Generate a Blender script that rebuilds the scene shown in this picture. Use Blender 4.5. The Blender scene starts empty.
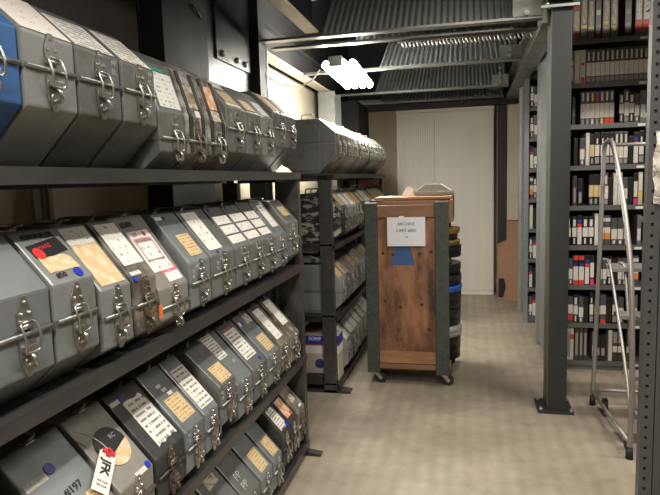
import bpy, bmesh, math, random
from mathutils import Vector, Matrix
random.seed(7)
SC = bpy.context.scene
COL = SC.collection
PI = math.pi

# ------------------------------------------------------------------ materials
MATS = {}
def nodes(name):
    m = bpy.data.materials.new(name); m.use_nodes = True
    nt = m.node_tree; b = nt.nodes['Principled BSDF']
    return m, nt, b
def N(nt, t, **k):
    n = nt.nodes.new(t)
    for a, v in k.items():
        if a.startswith('i_'): n.inputs[a[2:].replace('_', ' ')].default_value = v
        else: setattr(n, a, v)
    return n
def c4(c): return (c[0], c[1], c[2], 1)
def mat(name, col, rough=.5, metal=0., dirt=0., dirtcol=(.05, .04, .03), scale=9., bump=0., stretch=None, detail=5, thr=(.45, .65), vary=.0):
    if name in MATS: return MATS[name]
    m, nt, b = nodes(name)
    b.inputs['Base Color'].default_value = c4(col); b.inputs['Roughness'].default_value = rough; b.inputs['Metallic'].default_value = metal
    if dirt or bump or vary:
        tc = N(nt, 'ShaderNodeTexCoord'); oi = N(nt, 'ShaderNodeObjectInfo')
        ad = N(nt, 'ShaderNodeVectorMath', operation='ADD'); sc = N(nt, 'ShaderNodeVectorMath', operation='SCALE')
        cb = N(nt, 'ShaderNodeCombineXYZ')
        for i in range(3): nt.links.new(oi.outputs['Random'], cb.inputs[i])
        sc.inputs['Scale'].default_value = 37.
        nt.links.new(cb.outputs[0], sc.inputs[0]); nt.links.new(tc.outputs['Object'], ad.inputs[0]); nt.links.new(sc.outputs[0], ad.inputs[1])
        mp = N(nt, 'ShaderNodeMapping')
        if stretch: mp.inputs['Scale'].default_value = stretch
        nt.links.new(ad.outputs[0], mp.inputs[0])
        no = N(nt, 'ShaderNodeTexNoise'); no.inputs['Scale'].default_value = scale; no.inputs['Detail'].default_value = detail; no.inputs['Roughness'].default_value = .65
        nt.links.new(mp.outputs[0], no.inputs['Vector'])
        if dirt:
            mr = N(nt, 'ShaderNodeMapRange'); mr.inputs['From Min'].default_value = thr[0]; mr.inputs['From Max'].default_value = thr[1]
            mr.inputs['To Max'].default_value = dirt
            nt.links.new(no.outputs['Fac'], mr.inputs['Value'])
            mx = N(nt, 'ShaderNodeMix', data_type='RGBA'); mx.inputs[6].default_value = c4(col); mx.inputs[7].default_value = c4(dirtcol)
            nt.links.new(mr.outputs[0], mx.inputs[0])
            out = mx.outputs[2]
            if vary:
                hs = N(nt, 'ShaderNodeHueSaturation'); vm = N(nt, 'ShaderNodeMapRange')
                vm.inputs['To Min'].default_value = 1 - vary; vm.inputs['To Max'].default_value = 1 + vary
                nt.links.new(oi.outputs['Random'], vm.inputs['Value']); nt.links.new(vm.outputs[0], hs.inputs['Value'])
                nt.links.new(out, hs.inputs['Color']); out = hs.outputs[0]
            nt.links.new(out, b.inputs['Base Color'])
            rr = N(nt, 'ShaderNodeMapRange'); rr.inputs['To Min'].default_value = max(.05, rough - .1); rr.inputs['To Max'].default_value = min(1, rough + .2)
            nt.links.new(no.outputs['Fac'], rr.inputs['Value']); nt.links.new(rr.outputs[0], b.inputs['Roughness'])
        if bump:
            bp = N(nt, 'ShaderNodeBump'); bp.inputs['Strength'].default_value = bump; bp.inputs['Distance'].default_value = .01
            nt.links.new(no.outputs['Fac'], bp.inputs['Height']); nt.links.new(bp.outputs[0], b.inputs['Normal'])
    MATS[name] = m
    return m
def paper(name, col, ink=(.05, .05, .06), rows=7, amount=.55, stain=None, band=None):
    """printed label: UV rows of broken dark line segments"""
    if name in MATS: return MATS[name]
    m, nt, b = nodes(name)
    b.inputs['Roughness'].default_value = .55
    tc = N(nt, 'ShaderNodeTexCoord'); sp = N(nt, 'ShaderNodeSeparateXYZ'); nt.links.new(tc.outputs['UV'], sp.inputs[0])
    def math_(op, a, bb=None, clamp=False):
        n = N(nt, 'ShaderNodeMath', operation=op); n.use_clamp = clamp
        for i, v in enumerate((a, bb)):
            if v is None: continue
            if isinstance(v, (int, float)): n.inputs[i].default_value = v
            else: nt.links.new(v, n.inputs[i])
        return n.outputs[0]
    v = math_('MULTIPLY', sp.outputs[1], rows)
    fr = math_('FRACT', v); fl = math_('FLOOR', v)
    line = math_('LESS_THAN', math_('ABSOLUTE', math_('SUBTRACT', fr, .5)), .2)
    oi = N(nt, 'ShaderNodeObjectInfo')
    cb = N(nt, 'ShaderNodeCombineXYZ'); nt.links.new(math_('MULTIPLY', sp.outputs[0], 9.), cb.inputs[0]); nt.links.new(math_('MULTIPLY', fl, 3.7), cb.inputs[1]); nt.links.new(math_('MULTIPLY', oi.outputs['Random'], 50), cb.inputs[2])
    no = N(nt, 'ShaderNodeTexNoise'); no.inputs['Scale'].default_value = 1.3; no.inputs['Detail'].default_value = 3; nt.links.new(cb.outputs[0], no.inputs['Vector'])
    seg = math_('GREATER_THAN', no.outputs['Fac'], 1 - amount)
    edge = math_('MULTIPLY', math_('GREATER_THAN', sp.outputs[0], .08), math_('LESS_THAN', sp.outputs[0], .92))
    f = math_('MULTIPLY', math_('MULTIPLY', line, seg), edge)
    mx = N(nt, 'ShaderNodeMix', data_type='RGBA'); mx.inputs[6].default_value = c4(col); mx.inputs[7].default_value = c4(ink)
    nt.links.new(math_('MULTIPLY', f, .75), mx.inputs[0]); out = mx.outputs[2]
    if stain:
        n2 = N(nt, 'ShaderNodeTexNoise'); n2.inputs['Scale'].default_value = 3.; n2.inputs['Detail'].default_value = 4; nt.links.new(tc.outputs['UV'], n2.inputs['Vector'])
        mr = N(nt, 'ShaderNodeMapRange'); mr.inputs['From Min'].default_value = .45; mr.inputs['From Max'].default_value = .6; nt.links.new(n2.outputs['Fac'], mr.inputs['Value'])
        m2 = N(nt, 'ShaderNodeMix', data_type='RGBA'); m2.inputs[7].default_value = c4(stain); nt.links.new(out, m2.inputs[6]); nt.links.new(mr.outputs[0], m2.inputs[0]); out = m2.outputs[2]
    nt.links.new(out, b.inputs['Base Color'])
    MATS[name] = m
    return m
def emit(name, col, s):
    m, nt, b = nodes(name)
    b.inputs['Base Color'].default_value = c4(col); b.inputs['Emission Color'].default_value = c4(col); b.inputs['Emission Strength'].default_value = s
    return m

GREY  = mat('case_grey', (.17, .178, .172), .38, .35, .6, (.07, .065, .055), 11, .1, None, 7, (.47, .7), .14)
LGREY = mat('case_light_grey', (.235, .247, .243), .36, .3, .5, (.1, .1, .09), 9, .08, None, 7, (.48, .72), .08)
BGREY = mat('case_blue_grey', (.2, .222, .228), .38, .3, .5, (.09, .095, .09), 9, .08, None, 7, (.48, .74), .06)
WGREY = mat('case_warm_grey', (.235, .225, .2), .45, .2, .45, (.09, .075, .055), 12, .08, None, 6, (.5, .75), .08)
DIRTY = mat('case_dirty', (.21, .19, .15), .6, .1, .9, (.05, .04, .03), 16, .3, None, 8, (.42, .6), .1)
SCUFF = mat('case_scuffed', (.4, .39, .36), .6, .1, .95, (.07, .065, .055), 14, .3, None, 8, (.4, .58))
CHAR  = mat('case_charcoal', (.04, .04, .038), .5, .2, .5, (.12, .11, .1), 16, .1, None, 6, (.55, .75))
BLACKSC = mat('case_black_scuffed', (.02, .019, .018), .5, .1, 1., (.36, .34, .3), 12, .1, (1, 1, 2.), 7, (.5, .56))
BLUEP = mat('case_blue', (.03, .12, .33), .45, .1, .3, (.02, .04, .1), 8, .1)
OFFW  = mat('case_offwhite', (.36, .36, .34), .5, .1, .5, (.14, .13, .11), 10, .1)
STEEL = mat('zinc_steel', (.5, .49, .46), .27, .9, .6, (.16, .15, .13), 30, .05)
RIMM = mat('rim_steel', (.3, .31, .3), .33, .7, .5, (.12, .12, .11), 20)
RUST  = mat('rusted_steel', (.2, .17, .13), .5, .7, .8, (.08, .04, .02), 25, .1)
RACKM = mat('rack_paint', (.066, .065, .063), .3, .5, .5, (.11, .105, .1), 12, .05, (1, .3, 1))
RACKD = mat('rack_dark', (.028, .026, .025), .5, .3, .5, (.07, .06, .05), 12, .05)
BLK   = mat('black_paint', (.006, .006, .007), .6, 0, .4, (.01, .01, .01), 5)
PLATE = mat('dark_metal_plate', (.05, .05, .05), .33, .6, .5, (.025, .025, .025), 6, .1, (1, 1, .3))
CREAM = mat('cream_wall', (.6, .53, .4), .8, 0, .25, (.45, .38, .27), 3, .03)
TAN_LIT   = mat('tan_panel_lit', (.78, .65, .5), .75, 0, .4, (.6, .5, .38), 90, .05, (.15, 1, 1))  # lower wall panel, light behind the rack painted into the colour
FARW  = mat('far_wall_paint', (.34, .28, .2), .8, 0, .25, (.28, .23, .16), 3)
DARKC = mat('dark_ceiling_paint', (.012, .012, .012), .8)
BEAMC = mat('beam_cream', (.6, .55, .44), .6, 0, .3, (.4, .36, .28), 8)
BEAMG = mat('beam_grey', (.2, .2, .185), .38, .6, .5, (.1, .1, .09), 10, .05, (.3, 1, 1))
CORR  = mat('corrugated_grey', (.31, .325, .32), .5, .2, .3, (.23, .24, .235), 6)
COLM  = mat('column_paint', (.02, .022, .022), .5, .1, .4, (.022, .024, .024), 10, .03)
GALV  = mat('galvanised', (.34, .36, .36), .35, .7, .4, (.22, .24, .24), 14, .03)
SHELFM= mat('shelf_grey', (.13, .135, .13), .4, .3, .3, (.09, .09, .085), 12)
POSTM = mat('slotted_grey', (.1, .1, .1), .4, .4, .3, (.07, .07, .07), 14)
PANELG= mat('end_panel_grey', (.075, .073, .068), .6, .1, .2, (.06, .058, .055), 12)
TUBE  = mat('ladder_tube', (.36, .34, .32), .45, .7, .3, (.3, .27, .25), 20)
RUB   = mat('rubber', (.012, .012, .012), .6)
WOOD  = mat('plywood', (.27, .125, .06), .5, 0, 1., (.06, .027, .014), 7, .1, (1, 1, .4), 9, (.42, .64))
WOODL = mat('pine_board', (.32, .17, .08), .5, 0, .7, (.17, .075, .033), 9, .08, (.3, 1, 1.6), 6, (.42, .62))
WOODT = mat('rim_wood', (.19, .1, .052), .55, 0, .7, (.1, .045, .022), 9, .08, (.3, 1, 1.6), 6)
GREENP= mat('green_paint', (.04, .05, .04), .6, 0, .8, (.018, .023, .018), 30, .15)
BLUEPT= mat('blue_stencil', (.03, .075, .2), .6)
CARD  = mat('cardboard', (.33, .19, .11), .8, 0, .2, (.28, .155, .09), 5)
CANB  = mat('black_can', (.012, .012, .013), .35, .2)
YEL   = mat('brass_rim', (.5, .33, .08), .4, .6)
TAPE_B= mat('blue_tape', (.03, .15, .75), .4)
SILV  = mat('duct_tape', (.75, .75, .72), .35, .5, .5, (.4, .4, .38), 20)
PW    = paper('paper_white', (.72, .7, .64), rows=9)
PW2   = paper('paper_white_sparse', (.75, .73, .68), rows=6, amount=.42)
PT    = paper('paper_tan', (.62, .46, .25), (.2, .13, .06), rows=7, amount=.5)
PTS   = paper('paper_tan_stained', (.62, .44, .24), (.3, .2, .1), rows=5, amount=.35, stain=(.7, .58, .42))
PTORN = paper('paper_torn', (.55, .5, .42), rows=5, amount=.3, stain=(.28, .2, .12))
PORANGE = paper('paper_orange', (.62, .33, .16), (.4, .1, .05), rows=5, amount=.4, stain=(.75, .6, .45))
PGREEN = paper('paper_green_print', (.72, .72, .67), (.02, .25, .14), rows=8, amount=.45)
PPINK = paper('paper_pink', (.72, .12, .2), (.75, .7, .68), rows=3, amount=.4)
PWORN = paper('paper_worn_white', (.78, .73, .68), (.25, .1, .08), rows=14, amount=.35)
WHT = mat('white_paint', (.7, .68, .63), .5)
INK = mat('black_ink', (.012, .012, .014), .6)
INKG = mat('faded_print', (.4, .41, .39), .6)
DOT = mat('blue_sticker', (.01, .03, .4), .4)
RED = mat('red_print', (.55, .02, .02), .5)
PINK = mat('pink_print', (.65, .06, .13), .5)
BLKLAB = mat('black_label', (.01, .01, .011), .4)
STRING = mat('string', (.5, .47, .4), .8)

# ------------------------------------------------------------------ mesh helpers
def link(name, bm, m, parent=None, loc=None, smooth=False):
    me = bpy.data.meshes.new(name)
    bmesh.ops.recalc_face_normals(bm, faces=bm.faces[:])
    bm.to_mesh(me); bm.free()
    if smooth:
        for p in me.polygons: p.use_smooth = True
    for mm in (m if isinstance(m, (list, tuple)) else [m]): me.materials.append(mm)
    o = bpy.data.objects.new(name, me); COL.objects.link(o)
    if parent: o.parent = parent
    if loc: o.location = loc
    return o
def box(bm, x0, x1, y0, y1, z0, z1, mi=0, bev=0.):
    vs = [bm.verts.new((x, y, z)) for x in (x0, x1) for y in (y0, y1) for z in (z0, z1)]
    fs = [bm.faces.new([vs[i] for i in q]) for q in ((0, 1, 3, 2), (4, 6, 7, 5), (0, 4, 5, 1), (2, 3, 7, 6), (0, 2, 6, 4), (1, 5, 7, 3))]
    for f in fs: f.material_index = mi
    if bev:
        bmesh.ops.bevel(bm, geom=list({e for f in fs for e in f.edges}), offset=bev, segments=2, affect='EDGES', profile=.6)
def tube(bm, pts, r, seg=8, closed=False, mi=0):
    pts = [Vector(p) for p in pts]; n = len(pts); rings = []
    up = None
    for i, p in enumerate(pts):
        a = pts[i - 1] if (i > 0 or closed) else p; b = pts[(i + 1) % n] if (i < n - 1 or closed) else p
        t = (b - a).normalized()
        if up is None:
            up = Vector((0, 0, 1)) if abs(t.z) < .9 else Vector((1, 0, 0))
        s = t.cross(up)
        if s.length < 1e-4: s = t.cross(Vector((0, 1, .1)))
        s.normalize(); u = s.cross(t).normalized(); up = u
        rings.append([bm.verts.new(p + s * (r * math.cos(2 * PI * k / seg)) + u * (r * math.sin(2 * PI * k / seg))) for k in range(seg)])
    rng = range(n) if closed else range(n - 1)
    for i in rng:
        A, B = rings[i], rings[(i + 1) % n]
        for k in range(seg):
            f = bm.faces.new((A[k], A[(k + 1) % seg], B[(k + 1) % seg], B[k])); f.smooth = True; f.material_index = mi
    if not closed:
        for R in (rings[0], rings[-1]):
            f = bm.faces.new(R); f.material_index = mi
def smoothpts(pts, it=2):
    pts = [Vector(p) for p in pts]
    for _ in range(it):
        q = [pts[0]]
        for a, b in zip(pts, pts[1:]): q += [a * .75 + b * .25, a * .25 + b * .75]
        pts = q + [pts[-1]]
    return pts
def cyl(bm, c, r, h, seg=24, axis='z', mi=0, r2=None):
    c = Vector(c); r2 = r if r2 is None else r2
    A, B = [], []
    for k in range(seg):
        a = 2 * PI * k / seg; ca, sa = math.cos(a), math.sin(a)
        if axis == 'z': A.append(bm.verts.new(c + Vector((r * ca, r * sa, 0)))); B.append(bm.verts.new(c + Vector((r2 * ca, r2 * sa, h))))
        elif axis == 'x': A.append(bm.verts.new(c + Vector((0, r * ca, r * sa)))); B.append(bm.verts.new(c + Vector((h, r2 * ca, r2 * sa))))
        else: A.append(bm.verts.new(c + Vector((r * ca, 0, r * sa)))); B.append(bm.verts.new(c + Vector((r2 * ca, h, r2 * sa))))
    for k in range(seg):
        f = bm.faces.new((A[k], A[(k + 1) % seg], B[(k + 1) % seg], B[k])); f.smooth = True; f.material_index = mi
    for R in (A, B):
        f = bm.faces.new(R); f.material_index = mi
def prism_y(bm, prof, y0, y1, mi=0, bev=0.):
    A = [bm.verts.new((x, y0, z)) for x, z in prof]; B = [bm.verts.new((x, y1, z)) for x, z in prof]
    n = len(prof); fs = [bm.faces.new(A), bm.faces.new(B)]
    for k in range(n): fs.append(bm.faces.new((A[k], A[(k + 1) % n], B[(k + 1) % n], B[k])))
    for f in fs: f.material_index = mi
    if bev: bmesh.ops.bevel(bm, geom=list({e for f in fs for e in f.edges}), offset=bev, segments=2, affect='EDGES', profile=.6)
def empty(name, loc, label, cat, group=None, rz=0):
    o = bpy.data.objects.new(name, None); COL.objects.link(o); o.location = loc; o.rotation_euler = (0, 0, rz); o.empty_display_size = .05
    return tag(o, label, cat, group)
def tag(o, label, cat, group=None):
    o['label'] = label; o['category'] = cat
    if group: o['group'] = group
    return o
def struct(name, bm, m):
    o = link(name, bm, m); o['kind'] = 'structure'; return o
def text_mesh(name, body, size, m, parent, matrix, ext=.0006, sx=1., bold=0.):
    cu = bpy.data.curves.new(name, 'FONT'); cu.body = body; cu.size = size; cu.align_x = 'CENTER'; cu.align_y = 'CENTER'; cu.extrude = ext; cu.offset = bold
    cu.resolution_u = 2
    t = bpy.data.objects.new(name + '_tmp', cu); COL.objects.link(t)
    dg = bpy.context.evaluated_depsgraph_get(); dg.update()
    me = bpy.data.meshes.new_from_object(t.evaluated_get(dg)); me.name = name
    bpy.data.objects.remove(t); bpy.data.curves.remove(cu)
    me.transform(matrix @ Matrix.Diagonal((sx, 1, 1, 1))); me.materials.clear(); me.materials.append(m)
    for p in me.polygons: p.material_index = 0
    o = bpy.data.objects.new(name, me); COL.objects.link(o); o.parent = parent
    return o

# ------------------------------------------------------------------ camera (solved from the photo's vanishing points)
F, HC = 590., 1.5
Yc = Vector((466 - 330, 247.5 - 176, F)).normalized()
Zc = Vector((1, .03, 0)).cross(Yc).normalized()
if Zc.y < 0: Zc = -Zc
Xc = Yc.cross(Zc).normalized()
if Xc.x < 0: Xc = -Xc
right = Vector((Xc.x, Yc.x, Zc.x)); upv = Vector((Xc.y, Yc.y, Zc.y)); fwd = Vector((Xc.z, Yc.z, Zc.z))
cd = bpy.data.cameras.new('camera'); cam = bpy.data.objects.new('camera', cd); COL.objects.link(cam)
cd.sensor_width = 36; cd.lens = F / 660 * 36; cd.clip_start = .05
R3 = Matrix((right, upv, -fwd)).transposed()
cam.matrix_world = Matrix.Translation((0, 0, HC)) @ R3.to_4x4()
SC.camera = cam

# ------------------------------------------------------------------ room shell
def floor_mat():
    m, nt, b = nodes('concrete_floor')
    tc = N(nt, 'ShaderNodeTexCoord'); n1 = N(nt, 'ShaderNodeTexNoise'); n1.inputs['Scale'].default_value = 1.3; n1.inputs['Detail'].default_value = 8; n1.inputs['Roughness'].default_value = .6
    n2 = N(nt, 'ShaderNodeTexNoise'); n2.inputs['Scale'].default_value = 9; n2.inputs['Detail'].default_value = 8; n2.inputs['Roughness'].default_value = .7
    wv = N(nt, 'ShaderNodeTexWave'); wv.bands_direction = 'X'; wv.inputs['Scale'].default_value = 3.6; wv.inputs['Distortion'].default_value = .6; wv.inputs['Detail'].default_value = 1
    for n in (n1, n2, wv): nt.links.new(tc.outputs['Object'], n.inputs['Vector'])
    r = N(nt, 'ShaderNodeValToRGB'); r.color_ramp.elements[0].position = .3; r.color_ramp.elements[0].color = (.2, .166, .124, 1); r.color_ramp.elements[1].position = .7; r.color_ramp.elements[1].color = (.4, .345, .265, 1)
    nt.links.new(n1.outputs['Fac'], r.inputs[0])
    mx = N(nt, 'ShaderNodeMix', data_type='RGBA', blend_type='MULTIPLY'); mx.inputs[0].default_value = .5
    mr = N(nt, 'ShaderNodeMapRange'); mr.inputs['From Min'].default_value = .3; mr.inputs['From Max'].default_value = .7; mr.inputs['To Min'].default_value = .55; mr.inputs['To Max'].default_value = 1.15
    nt.links.new(n2.outputs['Fac'], mr.inputs['Value']); nt.links.new(r.outputs[0], mx.inputs[6]); nt.links.new(mr.outputs[0], mx.inputs[7])
    m2 = N(nt, 'ShaderNodeMix', data_type='RGBA', blend_type='MULTIPLY'); m2.inputs[0].default_value = .12
    nt.links.new(mx.outputs[2], m2.inputs[6]); nt.links.new(wv.outputs['Color'], m2.inputs[7])
    nt.links.new(m2.outputs[2], b.inputs['Base Color']); b.inputs['Roughness'].default_value = .5
    return m
bm = bmesh.new(); box(bm, -1.7, 3.2, -3, 8.2, -.1, 0); struct('floor', bm, floor_mat())
bm = bmesh.new(); box(bm, -1.7, 3.2, -3, 8.2, 4.6, 4.7); struct('ceiling', bm, DARKC)
bm = bmesh.new()
box(bm, -1.7, -1.58, 2.6, 8.2, 0, 2.45); box(bm, -1.7, -1.58, 2.6, 8.2, 2.45, 4.6, 1)
struct('wall_left', bm, [CREAM, DARKC])
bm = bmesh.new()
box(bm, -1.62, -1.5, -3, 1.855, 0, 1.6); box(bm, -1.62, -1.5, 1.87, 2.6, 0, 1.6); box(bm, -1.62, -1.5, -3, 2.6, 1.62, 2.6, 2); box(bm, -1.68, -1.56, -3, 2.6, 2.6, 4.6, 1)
struct('wall_left_panelled', bm, [TAN_LIT, DARKC, mat('brown_panel_shaded', (.04, .031, .024), .7, 0, .3, (.03, .023, .018), 6)])  # upper panel coloured darker for the light blocked there, lower one lighter
bm = bmesh.new()
for y0, y1 in ((1.80, 1.83), (1.88, 1.90)): box(bm, -1.499, -1.485, y0, y1, 0, 1.6)
struct('trim_1', bm, mat('trim_tan', (.3, .25, .18), .6))
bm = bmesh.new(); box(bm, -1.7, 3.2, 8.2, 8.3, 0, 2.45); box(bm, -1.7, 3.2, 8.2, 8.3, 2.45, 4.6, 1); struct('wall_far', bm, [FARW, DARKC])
bm = bmesh.new(); box(bm, -1.7, 3.2, -3.1, -3, 0, 4.6); struct('wall_back', bm, CREAM)
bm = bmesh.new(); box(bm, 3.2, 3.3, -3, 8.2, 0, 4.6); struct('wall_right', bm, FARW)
# far alcove wall around the cabinet
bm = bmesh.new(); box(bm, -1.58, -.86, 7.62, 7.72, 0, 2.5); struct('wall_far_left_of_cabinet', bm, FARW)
bm = bmesh.new(); box(bm, .49, .75, 7.64, 7.72, 0, 2.5); struct('wall_far_right_of_cabinet', bm, CREAM)
bm = bmesh.new(); box(bm, -1.58, .62, 7.52, 7.58, 2.345, 2.41); struct('trim_2', bm, BLK)

# ------------------------------------------------------------------ ceiling: corrugated sloped sheets between cross channels
def corrugated(name, x0, x1, y0, z0, run, rise, pitch=.045, amp=.012):
    bm = bmesh.new(); L = math.hypot(run, rise); ty, tz = run / L, rise / L; ny, nz = tz, -ty
    n = int((x1 - x0) / pitch * 8); prev = None
    for i in range(n + 1):
        x = x0 + (x1 - x0) * i / n; d = amp * math.sin(2 * PI * (x - x0) / pitch)
        d = max(-amp * .7, min(amp * .7, d * 1.4))
        row = []
        for s in (0, L):
            for t in (0, .004):
                row.append(bm.verts.new((x, y0 + ty * s - ny * (d + t), z0 + tz * s - nz * (d + t))))
        if prev:
            for a, b in ((0, 2), (1, 3)): bm.faces.new((prev[a], prev[b], row[b], row[a]))
            bm.faces.new((prev[0], prev[1], row[1], row[0])); bm.faces.new((prev[2], prev[3], row[3], row[2]))
        prev = row
    return struct(name, bm, CORR)
corrugated('ceiling_corrugated_sheet', -.95, .44, 4.02, 2.46, 1.75, 1.6, .042, .011)
corrugated('ceiling_corrugated_sheet', -.75, .44, 4.20, 2.455, .5, .4, .042, .011)
corrugated('ceiling_corrugated_sheet', -.72, .44, 5.20, 2.45, .62, .33, .042, .011)
corrugated('ceiling_corrugated_sheet', -.98, .44, 6.65, 2.45, .66, .36, .042, .011)
corrugated('ceiling_corrugated_sheet', -1.02, .44, 7.36, 2.43, .4, .2, .042, .011)
def channel(y, x0, x1, label, h=.10, z=2.42, bolts=2, m=BEAMG, m2=None):
    t = empty('ceiling_channel', ((x0 + x1) / 2, y, z), label, 'beam', None)
    hl = (x1 - x0) / 2
    bm = bmesh.new(); box(bm, -hl, hl, -.035, .035, 0, .006); link('flange', bm, m2 or m, t)
    bm = bmesh.new(); box(bm, -hl, hl, .029, .035, .006, .03); link('web', bm, m, t)
    for k in range(bolts):
        bm = bmesh.new(); cyl(bm, (hl - .09, .02, .045 + k * .05), .016, -.018, 6, 'y'); cyl(bm, (hl - .09, .002, .045 + k * .05), .008, -.012, 10, 'y')
        bm2 = bmesh.new()
        link('bolt', bm, GALV, t)
        bm2.free()
    bm = bmesh.new(); box(bm, hl - .17, hl, .022, .03, .03, .13); link('end_plate', bm, m, t)
    return t
channel(3.86, -1.33, .45, 'nearest grey steel cross channel under the corrugated ceiling sheets', bolts=1)
channel(4.10, -1.33, .45, 'second grey cross channel, close behind the nearest one, above hanging lamp', bolts=1)
channel(5.15, -1.4, .44, 'third cross channel from the camera, level with the hanging lamp', bolts=2)
channel(6.60, -1.4, .44, 'fourth cross channel, a thin bright edge just past the lamp', bolts=4)
channel(7.48, -1.4, .44, 'farthest cross channel, right above the white cabinet', bolts=3)
# bright steel teeth in place of the lit corrugated sheet edge below second channel
bm = bmesh.new()
for i in range(34): 
    x = -.42 + i * .025
    tube(bm, [(x, 4.12, 2.41), (x + .008, 4.14, 2.39), (x + .016, 4.12, 2.372)], .005, 5)
tube(bm, [(-.45, 4.13, 2.4138), (.44, 4.13, 2.4138)], .006, 6)
tag(link('sheet_edge_teeth', bm, STEEL), 'bright teeth standing in for the lit sheet edge along the second ceiling channel', 'wire')
# side beams
def ibeam(name, x, y0, y1, z, w, h, m, label, cat='beam', mf=None):
    t = empty(name, (x, y0, z), label, cat)
    bm = bmesh.new(); box(bm, -w / 2, w / 2, 0, y1 - y0, 0, .012); link('lower_flange', bm, mf or m, t)
    bm = bmesh.new(); box(bm, -.006, .006, 0, y1 - y0, .012, h); link('web', bm, m, t)
    bm = bmesh.new(); box(bm, -w / 2, w / 2, 0, y1 - y0, h, h + .012); link('upper_flange', bm, m, t)
    return t
ibeam('steel_beam', .53, 4.02, 7.5, 2.42, .13, .2, BEAMG, 'grey steel beam running back from behind the dark column')
ibeam('steel_beam', -1.44, 4.0, 6.7, 2.42, .11, .2, BLK, 'cream-bottomed beam along left wall above the far rack', mf=BEAMC)
ibeam('steel_beam', -.96, 2.3, 3.8, 2.44, .085, .2, BLK, 'cream-bottomed beam at top left, ending at the nearest cross channel', mf=BEAMC)

# ------------------------------------------------------------------ dark columns on the left wall
t = empty('boxed_column', (-1.44, 2.87, 0), 'wide black boxed-in column behind the near rack', 'column')
bm = bmesh.new(); box(bm, -.06, .06, -.25, .25, 0, 4.5, 0, .004); link('casing', bm, BLK, t)
bm = bmesh.new(); tube(bm, [(.062, .06, 2.42), (.07, .08, 2.41), (.07, .15, 2.38), (.062, .17, 2.38)], .005); link('handle', bm, PLATE, t)
t = empty('steel_cover_plate', (-1.44, 3.48, 1.86), 'dull metal cover plate with shiny rivets, high behind the near rack', 'plate')
bm = bmesh.new(); box(bm, -.03, .03, -.36, .36, 0, 2.2, 0, .004); link('sheet', bm, PLATE, t)
bm = bmesh.new(); box(bm, .03, .042, -.2, .36, .36, 2.0, 0, .003); link('raised_panel', bm, PLATE, t)
for dy in (-.12, .1, .24):
    bm = bmesh.new(); bmesh.ops.create_uvsphere(bm, u_segments=12, v_segments=8, radius=.02, matrix=Matrix.Translation((.045, dy, .40))); link('rivet', bm, STEEL, t, smooth=True)
bm = bmesh.new(); box(bm, .03, .06, -.36, .36, -.01, .02); link('lower_lip', bm, STEEL, t)
def wallpost(y, x, w, m, label, z1=2.42):
    t = empty('wall_post', (x, y, 0), label, 'post')
    bm = bmesh.new(); box(bm, -.05, -.04, -w / 2, w / 2, 0, z1); box(bm, -.04, .03, -w / 2, -w / 2 + .008, 0, z1); link('channel', bm, m, t)
    bm = bmesh.new(); box(bm, -.06, .05, -w / 2 - .02, w / 2 + .02, 0, .01); link('foot_plate', bm, m, t)
    return t
wallpost(3.19, -1.44, .1, PLATE, 'grey wall post seen under the near rack top shelf, beside the black column', 1.84)
wallpost(3.56, -1.44, .18, BLK, 'black wall post seen under the near rack top shelf', 1.84)
t = empty('wall_post', (-1.4, 3.98, 0), 'black post with a bright lit edge where the cream wall begins', 'post')
bm = bmesh.new(); box(bm, -.06, .05, -.1, .04, 0, 2.9); link('web', bm, BLK, t)
bm = bmesh.new(); box(bm, -.06, .055, .042, .06, 0, 2.42); link('lit_edge', bm, GALV, t)  # pale strip paints in the light along the post edge
t = empty('pale_column', (-1.42, 6.3, 0), 'pale galvanised column rising behind the far rack', 'column')
bm = bmesh.new(); box(bm, -.09, .09, -.16, -.145, 0, 2.42); box(bm, -.09, .09, .145, .16, 0, 2.42); box(bm, -.01, .01, -.145, .145, 0, 2.42); link('column_shaft', bm, GALV, t)
bm = bmesh.new(); box(bm, -.12, .12, -.2, .2, 0, .015); link('base_plate', bm, GALV, t)
t = empty('black_pillar', (-1.34, 7.2, 0), 'tall black steel cupboard in the far left corner beyond the rack', 'pillar')  # black box for the black column and the dark wall stretch beside it
bm = bmesh.new(); box(bm, -.2, .12, -.38, .38, 0, 2.4, 0, .004); link('pillar_body', bm, BLK, t)
bm = bmesh.new(); box(bm, .121, .135, -.36, .36, .06, 2.36, 0, .003); link('door', bm, BLK, t)

# ------------------------------------------------------------------ racks
def rack(x_front, depth, y0, y1, shelf_z, label, post_h, ys, sm=RACKM):
    t = empty('case_rack', (x_front, y0, 0), label, 'rack')
    L = y1 - y0
    for z in shelf_z:
        bm = bmesh.new()
        box(bm, -depth, 0, .0, L, -.012, 0)                       # deck
        box(bm, -.012, 0, .0, L, -.036, -.012)                     # front lip
        box(bm, -.05, -.012, 0, L, -.036, -.03)
        box(bm, -depth, -depth + .02, 0, L, -.045, -.012)
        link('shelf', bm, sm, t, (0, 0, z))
    for y in ys:
        for dx, w in ((-.13, .125), (-depth + .02, .08)) if y0 < 1 else ((-.115, .09), (-depth + .02, .08)):
            bm = bmesh.new()
            box(bm, dx, dx + w, 0, .05, 0, post_h, 0, .002)
            link('post', bm, RACKM, t, (0, y - y0, 0))
        bm = bmesh.new(); box(bm, -depth + .1, -.125, .012, .04, .06, .13); link('cross_rail', bm, RACKD, t, (0, y - y0, 0))
        for sz in shelf_z[1:]:
            bm = bmesh.new(); box(bm, -depth + .1, -.125, .012, .04, sz - .05, sz - .0125); link('cross_rail', bm, RACKD, t, (0, y - y0, 0))
        bm = bmesh.new(); prism_y(bm, [(-depth, 0), (.07, 0), (.075, .012), (0, .02), (-depth, .02)], 0, .05 if y0 < 1 else .09, 0, .002)
        link('foot', bm, RACKD, t, (0, y - y0, 0))
    return t
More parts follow.
